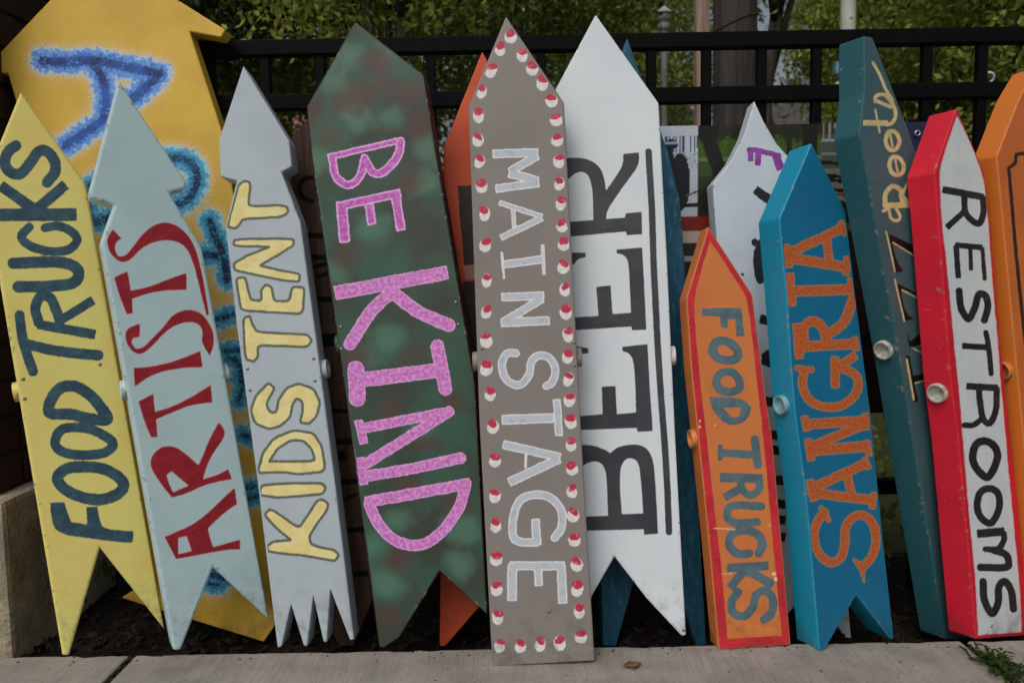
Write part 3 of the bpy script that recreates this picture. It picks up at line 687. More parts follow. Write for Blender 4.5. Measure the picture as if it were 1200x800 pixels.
# ---- weathered brown board with black letters
k = Ink().at(330, 180, 2.667)
k.curve(14, (98, 75), (70, 80), (56, 105), (65, 135), (96, 150)).bar(18, (80, 255), (150, 258)).bar(16, (95, 322), (150, 326)).bar(13, (100, 355), (150, 340)).bar(13, (110, 385), (150, 372)).bar(17, (112, 455), (170, 455)).bar(40, (128, 585), (170, 580))
k.at(330, 480, 2.667).bar(14, (150, 2), (220, 4)).bar(20, (165, 100), (230, 98)).bar(36, (172, 145), (198, 142)).bar(18, (180, 226), (240, 222)).bar(12, (190, 285), (235, 262)).bar(17, (198, 378), (260, 372)).bar(19, (212, 515), (270, 510))
t = NT('weathered_brown_board'); n = t.noise(1.0, 7, 0.65, stretch=(70, 4, 40)); n2 = t.noise(12, 4)
c = t.mix(t.ramp(n, 0.3, 0.7), C(52, 38, 33), C(84, 66, 58)); c = t.mix(t.ramp(n2, 0.55, 0.75), c, C(100, 86, 78)); c = t.mix(t.ramp(t.attr('ink'), -0.8, 0.8, 1, 0), c, C(16, 15, 15)); t.bump(n, 0.7, 0.002); M = t.done(c, 0.85, 0.25)
sign('weathered brown wooden sign with black letters between KIDS TENT and BE KIND',
     [(392, 102), (440, 160), (458, 650), (414, 757), (398, 757), (362, 690), (339, 163)], (405, 757), 1.575, 5.5, 0, 0.045, ((410, 700), (390, 110)), {'ink': k}, M, cut=0.004)

# ---- orange-red sign behind MAIN STAGE
k = Ink().at(0, 0, 1).poly((536, 218), (570, 216), (572, 308), (544, 312)).poly((542, 330), (575, 328), (580, 640), (548, 650))  # upper polygon is a letter block; lower one paints the shadowed strip dark
k2 = Ink().at(0, 0, 1).poly((543, 311), (572, 309), (573, 325), (545, 327))
M = paint('paint_orange_red', C(186, 76, 40), C(170, 64, 34), 8, [dict(attr='ink', color=C(34, 24, 22)), dict(attr='pink', color=C(150, 108, 96))], dirt=0.4)
sign('orange-red sign with a dark letter block and painted-in shade, wedged behind the MAIN STAGE sign',
     [(565, 60), (622, 165), (620, 757), (612, 757), (566, 706), (522, 757), (515, 757), (520, 172)], (518, 757), 1.55, 6.0, 0, 0.05, ((568, 740), (566, 80)), {'ink': k, 'pink': k2}, M)

# ---- scuffed dark teal sign behind BEER
M = paint('paint_dark_teal', C(22, 78, 102), C(16, 62, 84), 10, [], dirt=0.5, chips=1.0, chipcol=C(110, 165, 180), stretch=(90, 6, 90),
          custom=lambda t, c: t.mix(t.math('MULTIPLY', t.ramp(t.noise(1.0, 6, 0.75, stretch=(120, 26, 120), dist=0.6), 0.50, 0.68), 0.55), c, C(58, 128, 150)))
tb = sign('scuffed teal blue sign showing past both edges of the BEER sign',
     [(735, 44), (783, 178), (797, 235), (802, 300), (828, 756), (816, 757), (766, 600), (722, 757), (707, 757), (690, 300), (690, 180)], (714, 757), 1.555, 6.0, 2, 0.045, ((766, 740), (740, 60)), {}, M)

# ---- white sign with purple E
kp = Ink().at(820, 110).curve(25, (232, 262), (280, 268), (370, 290)).bar(26, (238, 262), (238, 315)).bar(28, (275, 270), (272, 335)).bar(38, (355, 290), (380, 352))
kb = Ink().at(820, 110).bar(44, (262, 450), (345, 510)).blob(258, 695, 16, 16).blob(275, 775, 26, 70).bar(30, (270, 690), (300, 720))
kb.at(780, 260).blob(445, 195, 34, 100).blob(362, 246, 7, 7).blob(418, 95, 16, 18).bar(44, (445, 455), (520, 470)).poly((450, 618), (520, 570), (520, 700), (450, 665))
kb.at(780, 440)
for q in (105, 260, 330, 470, 580, 655, 735): kb.bar(44, (470, q + 15), (560, q + 22))
M = paint('paint_white_face', C(184, 195, 205), C(176, 187, 198), 8, [dict(attr='purple', color=C(142, 66, 160), color2=C(118, 48, 138), grain=50, edge=C(78, 34, 92), edgew=0.7, wob=0.8), dict(attr='ink', color=C(32, 33, 38))], dirt=0.3)
sign('white flame-tipped sign with a purple letter E and black blots',
     [(884, 118), (895, 142), (910, 168), (928, 188), (950, 207), (970, 440), (998, 749), (994, 751), (950, 690), (894, 752), (887, 752), (839, 270), (835, 216), (857, 188), (872, 158), (880, 132)],
     (890, 752), 1.585, 4.0, 0, 0.05, ((940, 720), (893, 205)), {'purple': kp, 'ink': kb}, M)

# ---- yellow FOOD TRUCKS
k = Ink().at(0, 150)
k.curve(52, (74, 84), (40, 110), (22, 160), (45, 205), (95, 215), (140, 165), (180, 112), (220, 110), (255, 155), (258, 205), (222, 255))
k.bar(60, (-30, 408), (355, 406)).bar(52, (5, 272), (165, 385)).bar(52, (305, 268), (165, 388))
k.curve(42, (138, 465), (100, 508), (140, 552), (235, 578), (320, 570), (362, 525), (330, 482), (270, 460), (212, 468))
k.curve(54, (62, 634), (250, 628), (340, 645), (370, 685), (335, 728), (220, 742), (85, 744))
k.at(0, 300).curve(48, (182, 312), (166, 245), (190, 190), (236, 196), (262, 250), (282, 305)).bar(46, (180, 320), (445, 368)).bar(44, (285, 300), (435, 208)).curve(48, (92, 278), (105, 380), (130, 470), (155, 540)).curve(50, (125, 412), (270, 445), (460, 465))
k.loop(54, (234, 735), (240, 672), (285, 618), (352, 610), (420, 650), (470, 705), (503, 765), (420, 762), (330, 740))
k.at(0, 450).loop(46, (258, 270), (285, 215), (350, 202), (430, 213), (500, 248), (530, 285), (485, 322), (400, 332), (320, 325), (275, 305))
k.loop(54, (270, 440), (315, 395), (400, 387), (485, 397), (555, 435), (580, 475), (550, 515), (470, 540), (390, 530), (310, 495))
k.poly((235, 555), (300, 552), (322, 615), (335, 645), (408, 656), (405, 575), (455, 573), (472, 650), (485, 672), (530, 682), (627, 688), (622, 743), (560, 740), (420, 722), (300, 705), (252, 675), (238, 610))
M_Y = paint('paint_pale_yellow', C(218, 198, 116), C(208, 187, 104), 6, [dict(attr='ink', color=C(38, 66, 82), color2=C(50, 80, 94), grain=1.0, gstretch=(40, 40, 40), wob=0.7)], dirt=0.3)
sign('pale yellow FOOD TRUCKS sign with slate lettering beside the brick pier',
     [(24, 107), (101, 216), (193, 738), (117, 642), (81, 768), (73, 768), (-20, 215)], (77, 768), None, 4.5, 27, 0.05, ((122, 660), (40, 216)), {'ink': k}, M_Y, bev=0.0055,
     pipes=[(-1, 24, 459)], pipe_mats=[pipe_paint(C(206, 186, 104))], screws=[(27, 444), (29, 467), (117, 427)])

# ---- ARTISTS
k = Ink().at(100, 240)
k.poly((130, 117), (168, 158), (145, 172), (136, 205), (152, 240), (182, 244), (215, 210), (265, 140), (320, 95), (370, 80), (430, 95), (490, 150), (522, 220), (542, 300), (562, 400), (580, 515), (568, 517), (546, 430), (520, 320), (495, 240), (465, 190), (420, 168), (360, 165), (290, 185), (250, 215), (215, 255), (180, 270), (150, 262), (115, 225), (102, 180), (103, 150))
k.poly((135, 340), (198, 313), (212, 402), (290, 388), (400, 345), (473, 320), (475, 398), (380, 400), (300, 412), (218, 440), (222, 508), (195, 513), (165, 440))
k.poly((190, 590), (215, 570), (255, 557), (255, 618), (225, 622), (215, 645), (235, 675), (270, 672), (310, 630), (370, 570), (400, 525), (440, 500), (490, 490), (540, 505), (580, 550), (603, 610), (600, 665), (583, 705), (543, 640), (552, 600), (540, 565), (510, 548), (460, 550), (400, 575), (350, 620), (310, 665), (270, 697), (235, 697), (205, 670), (188, 630))
k.at(120, 400).poly((147, 124), (200, 122), (300, 105), (400, 70), (458, 45), (470, 120), (380, 122), (280, 140), (215, 165), (152, 212))
k.poly((170, 280), (238, 246), (246, 330), (330, 305), (420, 260), (508, 203), (515, 285), (420, 295), (330, 330), (252, 365), (258, 447), (228, 448), (195, 370))
k.at(150, 500).poly((205, 330), (150, 260), (105, 190), (108, 140), (150, 95), (210, 88), (265, 120), (330, 180), (350, 140), (380, 60), (425, -20), (445, 0), (458, 40), (400, 120), (370, 180), (350, 247), (420, 225), (470, 198), (487, 245), (420, 255), (350, 275), (280, 310),
       holes=[((180, 225), (205, 207), (230, 230), (285, 275), (212, 307), (190, 265))])
k.poly((172, 515), (220, 495), (310, 455), (390, 390), (450, 330), (500, 285), (510, 360), (440, 410), (375, 475), (385, 530), (400, 563), (525, 528), (525, 572), (440, 577), (330, 600), (225, 617), holes=[((235, 518), (275, 510), (300, 580), (235, 598))])
M_A = paint('paint_pale_aqua', C(166, 190, 194), C(158, 182, 187), 7, [dict(attr='ink', color=C(196, 150, 156), off=0.9, soft=0.6, wob=0.4, amount=0.6), dict(attr='ink', color=C(140, 24, 38), color2=C(126, 22, 34), grain=30, wob=0.4)], dirt=0.35)
sign('pale aqua arrow-headed ARTISTS sign with crimson lettering',
     [(139, 93), (219, 214), (218, 221), (199, 226), (237, 290), (262, 425), (316, 727), (250, 665), (212, 762), (203, 762), (118, 285), (133, 241), (106, 232), (104, 226)],
     (207, 762), None, 4.5, 31, 0.05, ((259, 720), (178, 286)), {'ink': k}, M_A, bev=0.006, pipes=[(-1, 150, 457), (1, 266, 437)], pipe_mats=[pipe_paint(C(170, 186, 186))], cut=0.0045)

# ---- KIDS TENT
k = Ink(); k.keep = 110; k.cutr = 0.86; k.at(240, 200)
k.poly((182, 48), (208, 50), (216, 70), (205, 160), (240, 166), (350, 160), (385, 168), (393, 188), (380, 208), (350, 220), (180, 228), (158, 262), (140, 272), (110, 266), (110, 235), (140, 130), (155, 70))
k.poly((133, 320), (415, 316), (418, 350), (340, 400), (262, 443), (350, 465), (447, 482), (443, 522), (360, 515), (240, 490), (140, 468), (133, 435), (200, 395), (300, 358), (135, 355))
k.poly((145, 505), (190, 496), (205, 560), (218, 605), (265, 608), (262, 560), (285, 531), (315, 545), (326, 610), (395, 610), (408, 543), (470, 545), (460, 674), (330, 666), (170, 657), (158, 590))
k.at(240, 380).poly((180, -30), (212, -42), (225, 0), (245, 33), (350, 40), (480, 46), (505, 75), (480, 108), (360, 103), (250, 100), (250, 155), (228, 176), (190, 165), (182, 60))
k.poly((298, 272), (330, 297), (290, 370), (300, 402), (318, 412), (335, 405), (345, 350), (385, 295), (440, 275), (510, 300), (542, 360), (527, 430), (490, 468), (445, 460), (458, 405), (455, 362), (432, 347), (412, 375), (402, 435), (355, 478), (300, 492), (235, 465), (213, 400), (240, 330))
k.poly((245, 698), (270, 600), (325, 530), (420, 493), (510, 508), (550, 570), (568, 690), (440, 703), (350, 692), holes=[((305, 640), (340, 585), (400, 545), (460, 545), (500, 585), (517, 640))])
k.at(270, 560).poly((135, 62), (150, 30), (290, 22), (430, 22), (450, 45), (435, 75), (330, 85), (230, 93), (140, 82))
k.poly((155, 170), (190, 140), (320, 232), (350, 190), (405, 105), (430, 97), (460, 118), (455, 150), (410, 210), (370, 275), (380, 308), (420, 322), (490, 335), (512, 362), (490, 390), (430, 378), (330, 362), (180, 347), (168, 320), (200, 295), (280, 288), (220, 240))
M_K = paint('paint_lavender_grey', C(158, 170, 177), C(152, 163, 172), 6, [dict(attr='ink', color=C(208, 196, 138), color2=C(200, 186, 122), grain=25, edge=C(84, 90, 78), edgew=3.1, wob=0.6, off=1.2)], dirt=0.25)
sign('lavender grey KIDS TENT sign with yellow letters and a jagged foot',
     [(285, 77), (339, 165), (342, 195), (330, 202), (352, 260), (371, 400), (392, 560), (415, 749), (410, 750), (387, 690), (383, 752), (379, 752), (367, 698), (360, 757), (356, 757), (341, 708), (330, 757), (325, 759), (301, 560), (277, 380), (264, 265), (277, 212), (258, 207), (256, 165)],
     (328, 758), None, 7.5, 0, 0.052, ((346, 570), (308, 262)), {'ink': k}, M_K, pipes=[(1, 377, 432)], pipe_mats=[pipe_paint(C(168, 174, 186))], screws=[(290, 432), (293, 457), (367.5, 420), (369, 446)], cut=0.0022)

# ---- BE KIND
k = Ink().at(360, 140)
k.bar(32, (100, 178), (420, 102)).curve(40, (118, 185), (135, 268), (195, 308), (250, 262), (268, 180)).curve(42, (268, 185), (310, 250), (365, 240), (425, 170), (438, 105), smooth=True)
k.bar(42, (140, 408), (435, 345)).bar(52, (162, 410), (176, 572)).bar(44, (290, 395), (303, 490)).bar(46, (412, 345), (440, 518))
kbe, k = k, Ink(); k.at(370, 290).bar(66, (95, 213), (615, 118)).curve(60, (350, 215), (260, 300), (160, 452)).curve(62, (365, 215), (480, 300), (625, 365)).curve(78, (188, 570), (195, 705)).bar(70, (200, 622), (575, 575)).curve(64, (570, 462), (608, 662))
k.at(390, 460).bar(40, (120, 130), (146, 236)).bar(48, (135, 168), (525, 92)).curve(50, (545, 88), (400, 180), (150, 335)).bar(48, (128, 305), (142, 428)).curve(52, (145, 392), (370, 355), (600, 305))
k.bar(54, (155, 512), (640, 425)).curve(52, (625, 425), (590, 540), (500, 660), (400, 715), (290, 690), (215, 615), (170, 520))
def camo(t, col):
    c = t.mix(t.ramp(t.noise(8, 2.5, 0.5), 0.36, 0.64), C(46, 54, 46), C(44, 76, 62))
    jit = t.math('MULTIPLY', t.math('SUBTRACT', t.noise(16, 2.5, 0.55), 0.5), 46.0)
    c = t.mix(t.ramp(t.math('ADD', t.attr('mint'), jit), -9.0, 15.0, 0.62, 0.0), c, C(74, 118, 98))
    c = t.mix(t.ramp(t.math('ADD', t.attr('maroon'), jit), -9.0, 13.0, 0.85, 0.0), c, C(70, 50, 46))
    c = t.mix(t.math('MULTIPLY', t.ramp(t.noise(330, 3, 0.75), 0.54, 0.66), 0.35), c, C(66, 84, 74))
    c = t.mix(t.math('MULTIPLY', t.ramp(t.noise(700, 2, 0.8), 0.62, 0.72), t.ramp(t.noise(14, 2), 0.52, 0.66)), c, C(150, 128, 134))
    sp = t.math('MULTIPLY', t.ramp(t.noise(160, 2, 0.6), 0.73, 0.76), t.ramp(t.noise(9, 2), 0.5, 0.6)); c = t.mix(sp, c, C(186, 110, 150))
    return t.mix(t.attr('front'), C(40, 26, 22), c)
kma, kmi = Ink().at(0, 0, 1), Ink().at(0, 0, 1)
for x, y, q in ((440, 74, 14), (424, 112, 16), (400, 116, 10), (478, 108, 12), (368, 128, 10), (382, 160, 12), (492, 146, 9), (478, 212, 10), (412, 302, 12), (420, 420, 12), (470, 345, 8), (480, 415, 11), (455, 480, 8), (540, 590, 11), (480, 575, 12), (470, 655, 12), (500, 520, 9), (455, 720, 10), (525, 470, 9)): kma.blob(x, y, q * 1.25, q)
for x, y, q in ((412, 66, 12), (455, 58, 7), (392, 100, 9), (420, 134, 12), (458, 138, 10), (374, 186, 10), (505, 172, 8), (500, 216, 10), (440, 268, 12), (392, 320, 9), (455, 400, 14), (430, 420, 10), (545, 620, 14), (450, 685, 13), (436, 640, 10), (495, 500, 10), (470, 610, 9), (540, 660, 10)): kmi.blob(x, y, q * 1.2, q)
M_B = paint('paint_sprayed_green', C(50, 84, 70), None, 9, [dict(attr='ink2', color=C(166, 66, 162), color2=C(190, 108, 184), grain=120, band=(0.36, 0.66), edge=C(216, 158, 208), edgew=1.9, wob=1.0, grit=1.6, thin=0.3), dict(attr='ink', color=C(176, 90, 172), color2=C(204, 140, 198), grain=150, band=(0.36, 0.66), edge=C(212, 156, 208), edgew=1.1, wob=1.0, grit=1.4, thin=0.25)], dirt=0.3, custom=camo)
sign('mottled green and maroon BE KIND sign with speckled pink letters',
     [(416, 25), (497, 88), (516, 207), (540, 350), (557, 450), (571, 720), (515, 669), (468, 747), (450, 759), (444, 758), (405, 465), (365, 185), (359, 125)],
     (447, 759), None, 7.5, -5, 0.05, ((508, 640), (432, 130)), {'ink': k, 'ink2': kbe, 'maroon': kma, 'mint': kmi}, M_B, pipes=[(-1, 393, 402)], screws=[(399, 383), (400, 409), (534, 354), (537, 380)], pipe_mats=[pipe_paint(C(46, 70, 58))])

# ---- BEER
k = Ink().at(650, 150)
k.poly((40, 442), (330, 420), (332, 400), (408, 393), (410, 498), (338, 503), (335, 485), (40, 512))
k.poly((40, 142), (120, 138), (180, 155), (220, 195), (236, 250), (240, 295), (320, 180), (322, 122), (395, 115), (398, 170), (340, 250), (243, 385), (243, 432), (180, 440), (180, 330), (172, 260), (155, 215), (120, 203), (85, 220), (40, 262))
k.at(650, 310).poly((290, -70), (410, -80), (418, 60), (430, 305), (362, 308), (360, 290), (60, 310), (60, 250), (205, 240), (195, 105), (262, 97), (272, 232), (358, 225), (350, 60), (345, -20), (320, -48), (292, -52))
k.poly((40, -58), (145, -55), (145, -35), (105, -25), (90, 0), (40, 0))
k.poly((316, 385), (435, 372), (445, 560), (460, 780), (388, 783), (385, 765), (80, 776), (80, 712), (225, 700), (220, 572), (285, 568), (292, 700), (382, 693), (378, 560), (370, 450), (350, 415), (318, 405)).poly((100, 380), (158, 392), (158, 415), (100, 420))
k.at(660, 470).poly((40, 205), (130, 203), (195, 225), (220, 243), (250, 215), (320, 200), (380, 208), (415, 250), (430, 330), (445, 620), (378, 625), (378, 600), (80, 606), (80, 541), (210, 535), (205, 400), (200, 320), (175, 285), (140, 280), (100, 295), (40, 340),
       holes=[((275, 528), (265, 400), (268, 310), (290, 270), (325, 265), (352, 285), (362, 340), (375, 525))])
k.at(0, 0, 1).curve(7.8, (760, 178), (764, 245), (766, 310), (771, 410), (775, 470), (779, 520), (782, 570), (784, 623), smooth=False)
M_W = paint('paint_white', C(194, 202, 208), C(187, 196, 203), 5, [dict(attr='ink', color=C(46, 48, 55), color2=C(54, 56, 62), grain=14, wob=0.35, thin=0.0)], dirt=0.22, rough=0.38)
sign('white BEER sign with black slab letters and a black side stripe',
     [(698, 17), (772, 121), (782, 310), (791, 505), (804, 744), (799, 745), (757, 700), (720, 652), (694, 697), (672, 755), (666, 755), (640, 125)],
     (669, 755), 1.455, 7.5, -6, 0.05, ((734, 690), (706, 121)), {'ink': k}, M_W, pipes=[(1, 788, 416)], pipe_mats=[pipe_paint(C(208, 212, 214))], screws=[(801, 738)])

# ---- MAIN STAGE
k = Ink().at(530, 150)
k.bar(42, (192, 122), (400, 116)).bar(42, (398, 130), (272, 205)).bar(42, (268, 212), (400, 248)).bar(40, (405, 258), (205, 285))
k.bar(26, (220, 350), (420, 415)).bar(32, (420, 422), (228, 515)).bar(20, (285, 380), (290, 465)).bar(13, (232, 582), (243, 708)).bar(38, (240, 640), (425, 615)).bar(17, (423, 547), (430, 688))
k.at(530, 320).bar(40, (232, 113), (428, 105)).bar(40, (422, 120), (240, 228)).bar(42, (230, 232), (455, 222)).curve(38, (298, 375), (255, 378), (232, 430), (255, 500), (312, 524), (358, 480), (372, 412), (412, 385), (460, 402), (483, 450), (470, 508), (442, 528))
k.bar(46, (235, 686), (475, 678)).bar(38, (490, 592), (500, 760))
k.at(540, 480).bar(42, (200, 162), (465, 222)).bar(44, (460, 230), (228, 338)).bar(13, (305, 205), (303, 275)).curve(40, (440, 598), (472, 550), (470, 470), (420, 412), (350, 397), (280, 422), (247, 500), (245, 590), (280, 618), (355, 620), smooth=True).bar(42, (357, 630), (350, 512))
k.at(550, 600).bar(42, (190, 250), (445, 250)).bar(46, (202, 245), (200, 412)).bar(38, (322, 262), (325, 342)).bar(44, (430, 245), (438, 425))
D = [(598, 42.5), (585.5, 57), (575, 82), (564.5, 107.5), (560, 135), (560.7, 163.7), (562, 188.7), (564.5, 218), (567.5, 250), (568.7, 287), (570, 328), (570, 365), (570, 398), (570, 431), (575, 462), (577.5, 499), (580, 539), (580, 580), (580.5, 615), (581.7, 654), (581.7, 689.5), (583.7, 722),
     (585.7, 755.7), (609.5, 756.2), (633, 754.5), (656.2, 752.5), (680, 745.5), (612.5, 64.5), (624.5, 80), (635.5, 97), (646, 117.5), (651, 140), (653, 164), (655, 188.7), (655, 214.5), (657.5, 238.7), (658.7, 265), (660, 286), (660, 312.5), (661.5, 339), (663, 365.5), (665.5, 391.7), (665, 417.5), (665.7, 443.7), (667.5, 467.5), (668.2, 493),
     (668.7, 520.5), (670, 548.7), (670.7, 575.5), (671.7, 603), (673.7, 631.7), (675.5, 660.5), (676.7, 689.5), (678, 715)]
kw, kr = Ink().at(0, 0, 1), Ink().at(0, 0, 1)
for (x, y) in D:
    a = rng.uniform(-0.45, 0.45); q = rng.uniform(0.82, 1.12); kw.blob(x + rng.uniform(-.7, .7), y + 1, 7.0 * q, 8.2 * rng.uniform(0.85, 1.1), a); kr.blob(x + rng.uniform(-.6, 1.2), y - 3.8 + rng.uniform(-.6, .9), 6.2 * q, 4.2 + rng.uniform(-.9, 1.1), a + rng.uniform(-.5, .5))
M_M = paint('paint_taupe', C(121, 116, 113), C(115, 110, 107), 5, [
    dict(attr='ink', color=C(172, 180, 190), color2=C(150, 155, 162), grain=1.0, gstretch=(50, 50, 50), band=(0.5, 0.75), edge=C(206, 212, 218), edgew=1.5, wob=0.7),
    dict(attr='dotw', color=C(216, 214, 214), color2=C(196, 190, 192), grain=120, wob=1.0), dict(attr='dotr', color=C(168, 36, 62), color2=C(204, 98, 124), grain=110, band=(0.5, 0.7), wob=1.2)], dirt=0.25)
sign('taupe MAIN STAGE sign bordered with red and white painted bulbs',
     [(593, 19), (661, 120), (681, 505), (697, 774), (577, 781), (562, 495), (549, 125)], (620, 779), None, 7.5, 0, 0.05, ((636, 778), (605, 121)), {'ink': k, 'dotw': kw, 'dotr': kr}, M_M,
     pipes=[(-1, 560, 423), (1, 679, 418)], pipe_mats=[pipe_paint(C(130, 120, 112))], screws=[(565, 408), (673, 401), (673, 428), (643.5, 716)])

# ---- teal sign with cream script
k = Ink().at(960, 30, 5)
k.curve(17, (315, 218), (355, 290), (388, 370), (432, 440)).curve(22, (328, 445), (335, 412), (385, 408), (430, 460), (448, 520), (430, 568), (395, 582)).bar(32, (258, 570), (400, 572)).bar(12, (328, 490), (356, 632)).bar(20, (330, 440), (425, 480))
k.at(980, 150, 5).loop(24, (290, 80), (305, 25), (345, 25), (370, 75), (350, 125), (310, 125)).bar(14, (315, 30), (330, 110)).loop(24, (312, 225), (325, 175), (365, 175), (396, 220), (380, 268), (335, 270)).bar(14, (345, 185), (360, 260)).curve(16, (410, 590), (330, 560)) if False else k.at(980, 150, 5).loop(24, (290, 80), (305, 25), (345, 25), (370, 75), (350, 125), (310, 125)).bar(14, (315, 30), (330, 110)).loop(24, (312, 225), (325, 175), (365, 175), (396, 220), (380, 268), (335, 270)).bar(14, (345, 185), (360, 260))
k.curve(28, (285, 455), (290, 385), (330, 342), (375, 365), (388, 430)).bar(34, (290, 455), (440, 450)).bar(30, (375, 390), (420, 440)).curve(19, (390, 380), (438, 285), (473, 195), (468, 110), (440, 30)).bar(17, (268, 490), (310, 470)).curve(18, (310, 480), (322, 530), (358, 543), (375, 518), (350, 470))
k.at(980, 280, 5).bar(9, (292, -45), (345, 195)).bar(9, (330, 20), (470, 105)).bar(9, (342, 232), (400, 485)).bar(10, (382, 297), (490, 352)).bar(9, (440, 635), (525, 678)).bar(10, (490, 630), (520, 618))
k.at(1040, 400, 5).bar(12, (112, 100), (155, 345)).bar(9, (158, 245), (240, 222))
kb = Ink().at(980, 280, 5).poly((308, -25), (470, 55), (480, 100), (330, 28), (348, 118), (390, 185), (350, 190), (330, 100)).poly((355, 258), (490, 328), (492, 350), (378, 302), (402, 430), (455, 470), (405, 480), (385, 400)).poly((415, 540), (432, 600), (500, 545), (525, 610), (480, 622), (430, 640), (420, 600))
kb.at(1040, 400, 5).poly((105, 82), (130, 85), (150, 200), (240, 185), (240, 218), (155, 238), (182, 350), (152, 357)).at(1040, 260, 5).poly((10, 70), (170, 145), (175, 210), (25, 115), (45, 220), (90, 290), (45, 300))
M_R = paint('paint_deep_teal', C(62, 92, 98), C(56, 84, 92), 6, [dict(attr='black', color=C(18, 18, 20), wob=0.4), dict(attr='ink', color=C(200, 188, 134), color2=C(186, 172, 118), grain=40, wob=0.5)], dirt=0.3, chips=0.8, chipcol=C(150, 170, 170),
            custom=lambda t, c: t.mix(t.attr('front'), C(36, 82, 90), c), rough=0.36)
sign('tall deep teal sign with cream script and black outlined letters',
     [(1013, 42), (1023, 44), (1064, 150), (1077, 190), (1092, 300), (1170, 750), (1108, 749), (1056, 430), (1034, 306), (1007, 158), (1013, 108)], (1108, 749), 1.52, 3.0, 30, 0.055, ((1139, 750), (1042, 160)), {'ink': k, 'black': kb}, M_R,
     pipes=[(-1, 1054, 409)], pipe_mats=[M_PVC], cut=0.004)

# ---- orange sign at the right edge
k = Ink().at(0, 0, 1).curve(4.2, (1215, 179), (1200, 180), (1191, 181), (1190, 191), (1182, 197), (1186, 240), (1190, 290), (1200, 388), (1215, 500), (1240, 690), (1300, 680), smooth=False)
M_O = paint('paint_burnt_orange', C(184, 100, 46), C(170, 90, 42), 7, [dict(attr='ink', color=C(48, 30, 26), wob=0.7)], dirt=0.35, rough=0.35, custom=lambda t, c: t.mix(t.attr('front'), C(190, 108, 40), c))
sign('burnt orange sign with a dark brown painted frame, partly behind RESTROOMS',
     [(1168, 183), (1196, 112), (1216, 78), (1270, 180), (1330, 745), (1222, 747)], (1222, 747), 1.515, 3.5, 22, 0.052, ((1276, 745), (1219, 182)), {'ink': k}, M_O, pipes=[(-1, 1192, 435)], pipe_mats=[pipe_paint(C(186, 110, 50))], cut=0.004)

# ---- small orange FOOD TRUCKS
k = Ink().at(780, 260)
k.poly((170, 405), (355, 402), (370, 535), (332, 537), (325, 455), (290, 458), (292, 497), (260, 495), (255, 445), (205, 440), (168, 440)).loop(42, (220, 605), (240, 562), (290, 562), (332, 595), (338, 632), (305, 648), (250, 640))
k.at(780, 440).loop(40, (238, 32), (258, -10), (308, -16), (342, 15), (346, 58), (310, 76), (262, 70)).poly((208, 100), (290, 100), (370, 110), (402, 150), (385, 205), (330, 235), (280, 225), (230, 180), (212, 135), holes=[((270, 150), (355, 148), (345, 190), (312, 195))])
k.bar(38, (250, 360), (430, 372)).bar(22, (255, 325), (256, 395)).curve(40, (418, 300), (425, 360), (432, 418)).bar(44, (258, 476), (450, 482)).curve(36, (438, 485), (440, 530), (400, 560), (366, 540), (350, 490)).bar(40, (350, 530), (278, 570)).curve(38, (448, 612), (320, 608), (288, 645), (318, 688), (430, 685))
k.at(790, 590).curve(40, (352, 232), (300, 235), (258, 190), (275, 140), (330, 125), (390, 142), (415, 190), (395, 232)).bar(42, (252, 300), (440, 290)).bar(42, (330, 310), (262, 392)).bar(44, (345, 312), (462, 378)).curve(40, (300, 412), (268, 460), (280, 512), (330, 525), (370, 480), (385, 425), (430, 408), (463, 450), (455, 512), (422, 542))
kf = Ink().at(0, 0, 1).poly((832, 282), (819, 326), (813, 354), (815, 387), (822, 460), (827, 502), (834, 565), (839, 610), (844, 650), (848, 690), (852.5, 748), (916, 744), (911, 690), (906, 640), (899.5, 565), (892, 490), (888, 455), (877, 354), (869, 338))
ks = Ink().at(0, 0, 1).bar(1.2, (836, 618.5), (862, 620)).bar(1.0, (846, 672), (858, 671)).blob(820, 493, 1.4, 1.4).blob(820, 500, 1.6, 1.6).blob(907, 672, 3, 2).blob(909, 678, 2, 3).blob(838, 498, 1, 1).blob(902, 615, 1.2, 1.2)
M_F = paint('paint_orange_red_border', C(188, 111, 58), C(178, 101, 50), 6, [dict(attr='field', inv=True, color=C(182, 38, 48), color2=C(164, 30, 42), grain=18, wob=0.8, mask='front'), dict(attr='ink', color=C(78, 102, 110), color2=C(66, 90, 98), grain=30, wob=0.7), dict(attr='scar', color=C(206, 188, 150), wob=0.4)], dirt=0.3)
sign('small orange FOOD TRUCKS sign with a red border and grey letters',
     [(830, 265), (882, 345), (896, 455), (905, 510), (915, 620), (927, 755), (842, 761), (831, 640), (817, 502), (810, 435), (804, 350)], (842, 761), None, 7.0, 4, 0.048, ((884, 758), (843, 347)), {'ink': k, 'field': kf, 'scar': ks}, M_F,
     pipes=[(-1, 818, 515)], pipe_mats=[pipe_paint(C(196, 120, 66))])

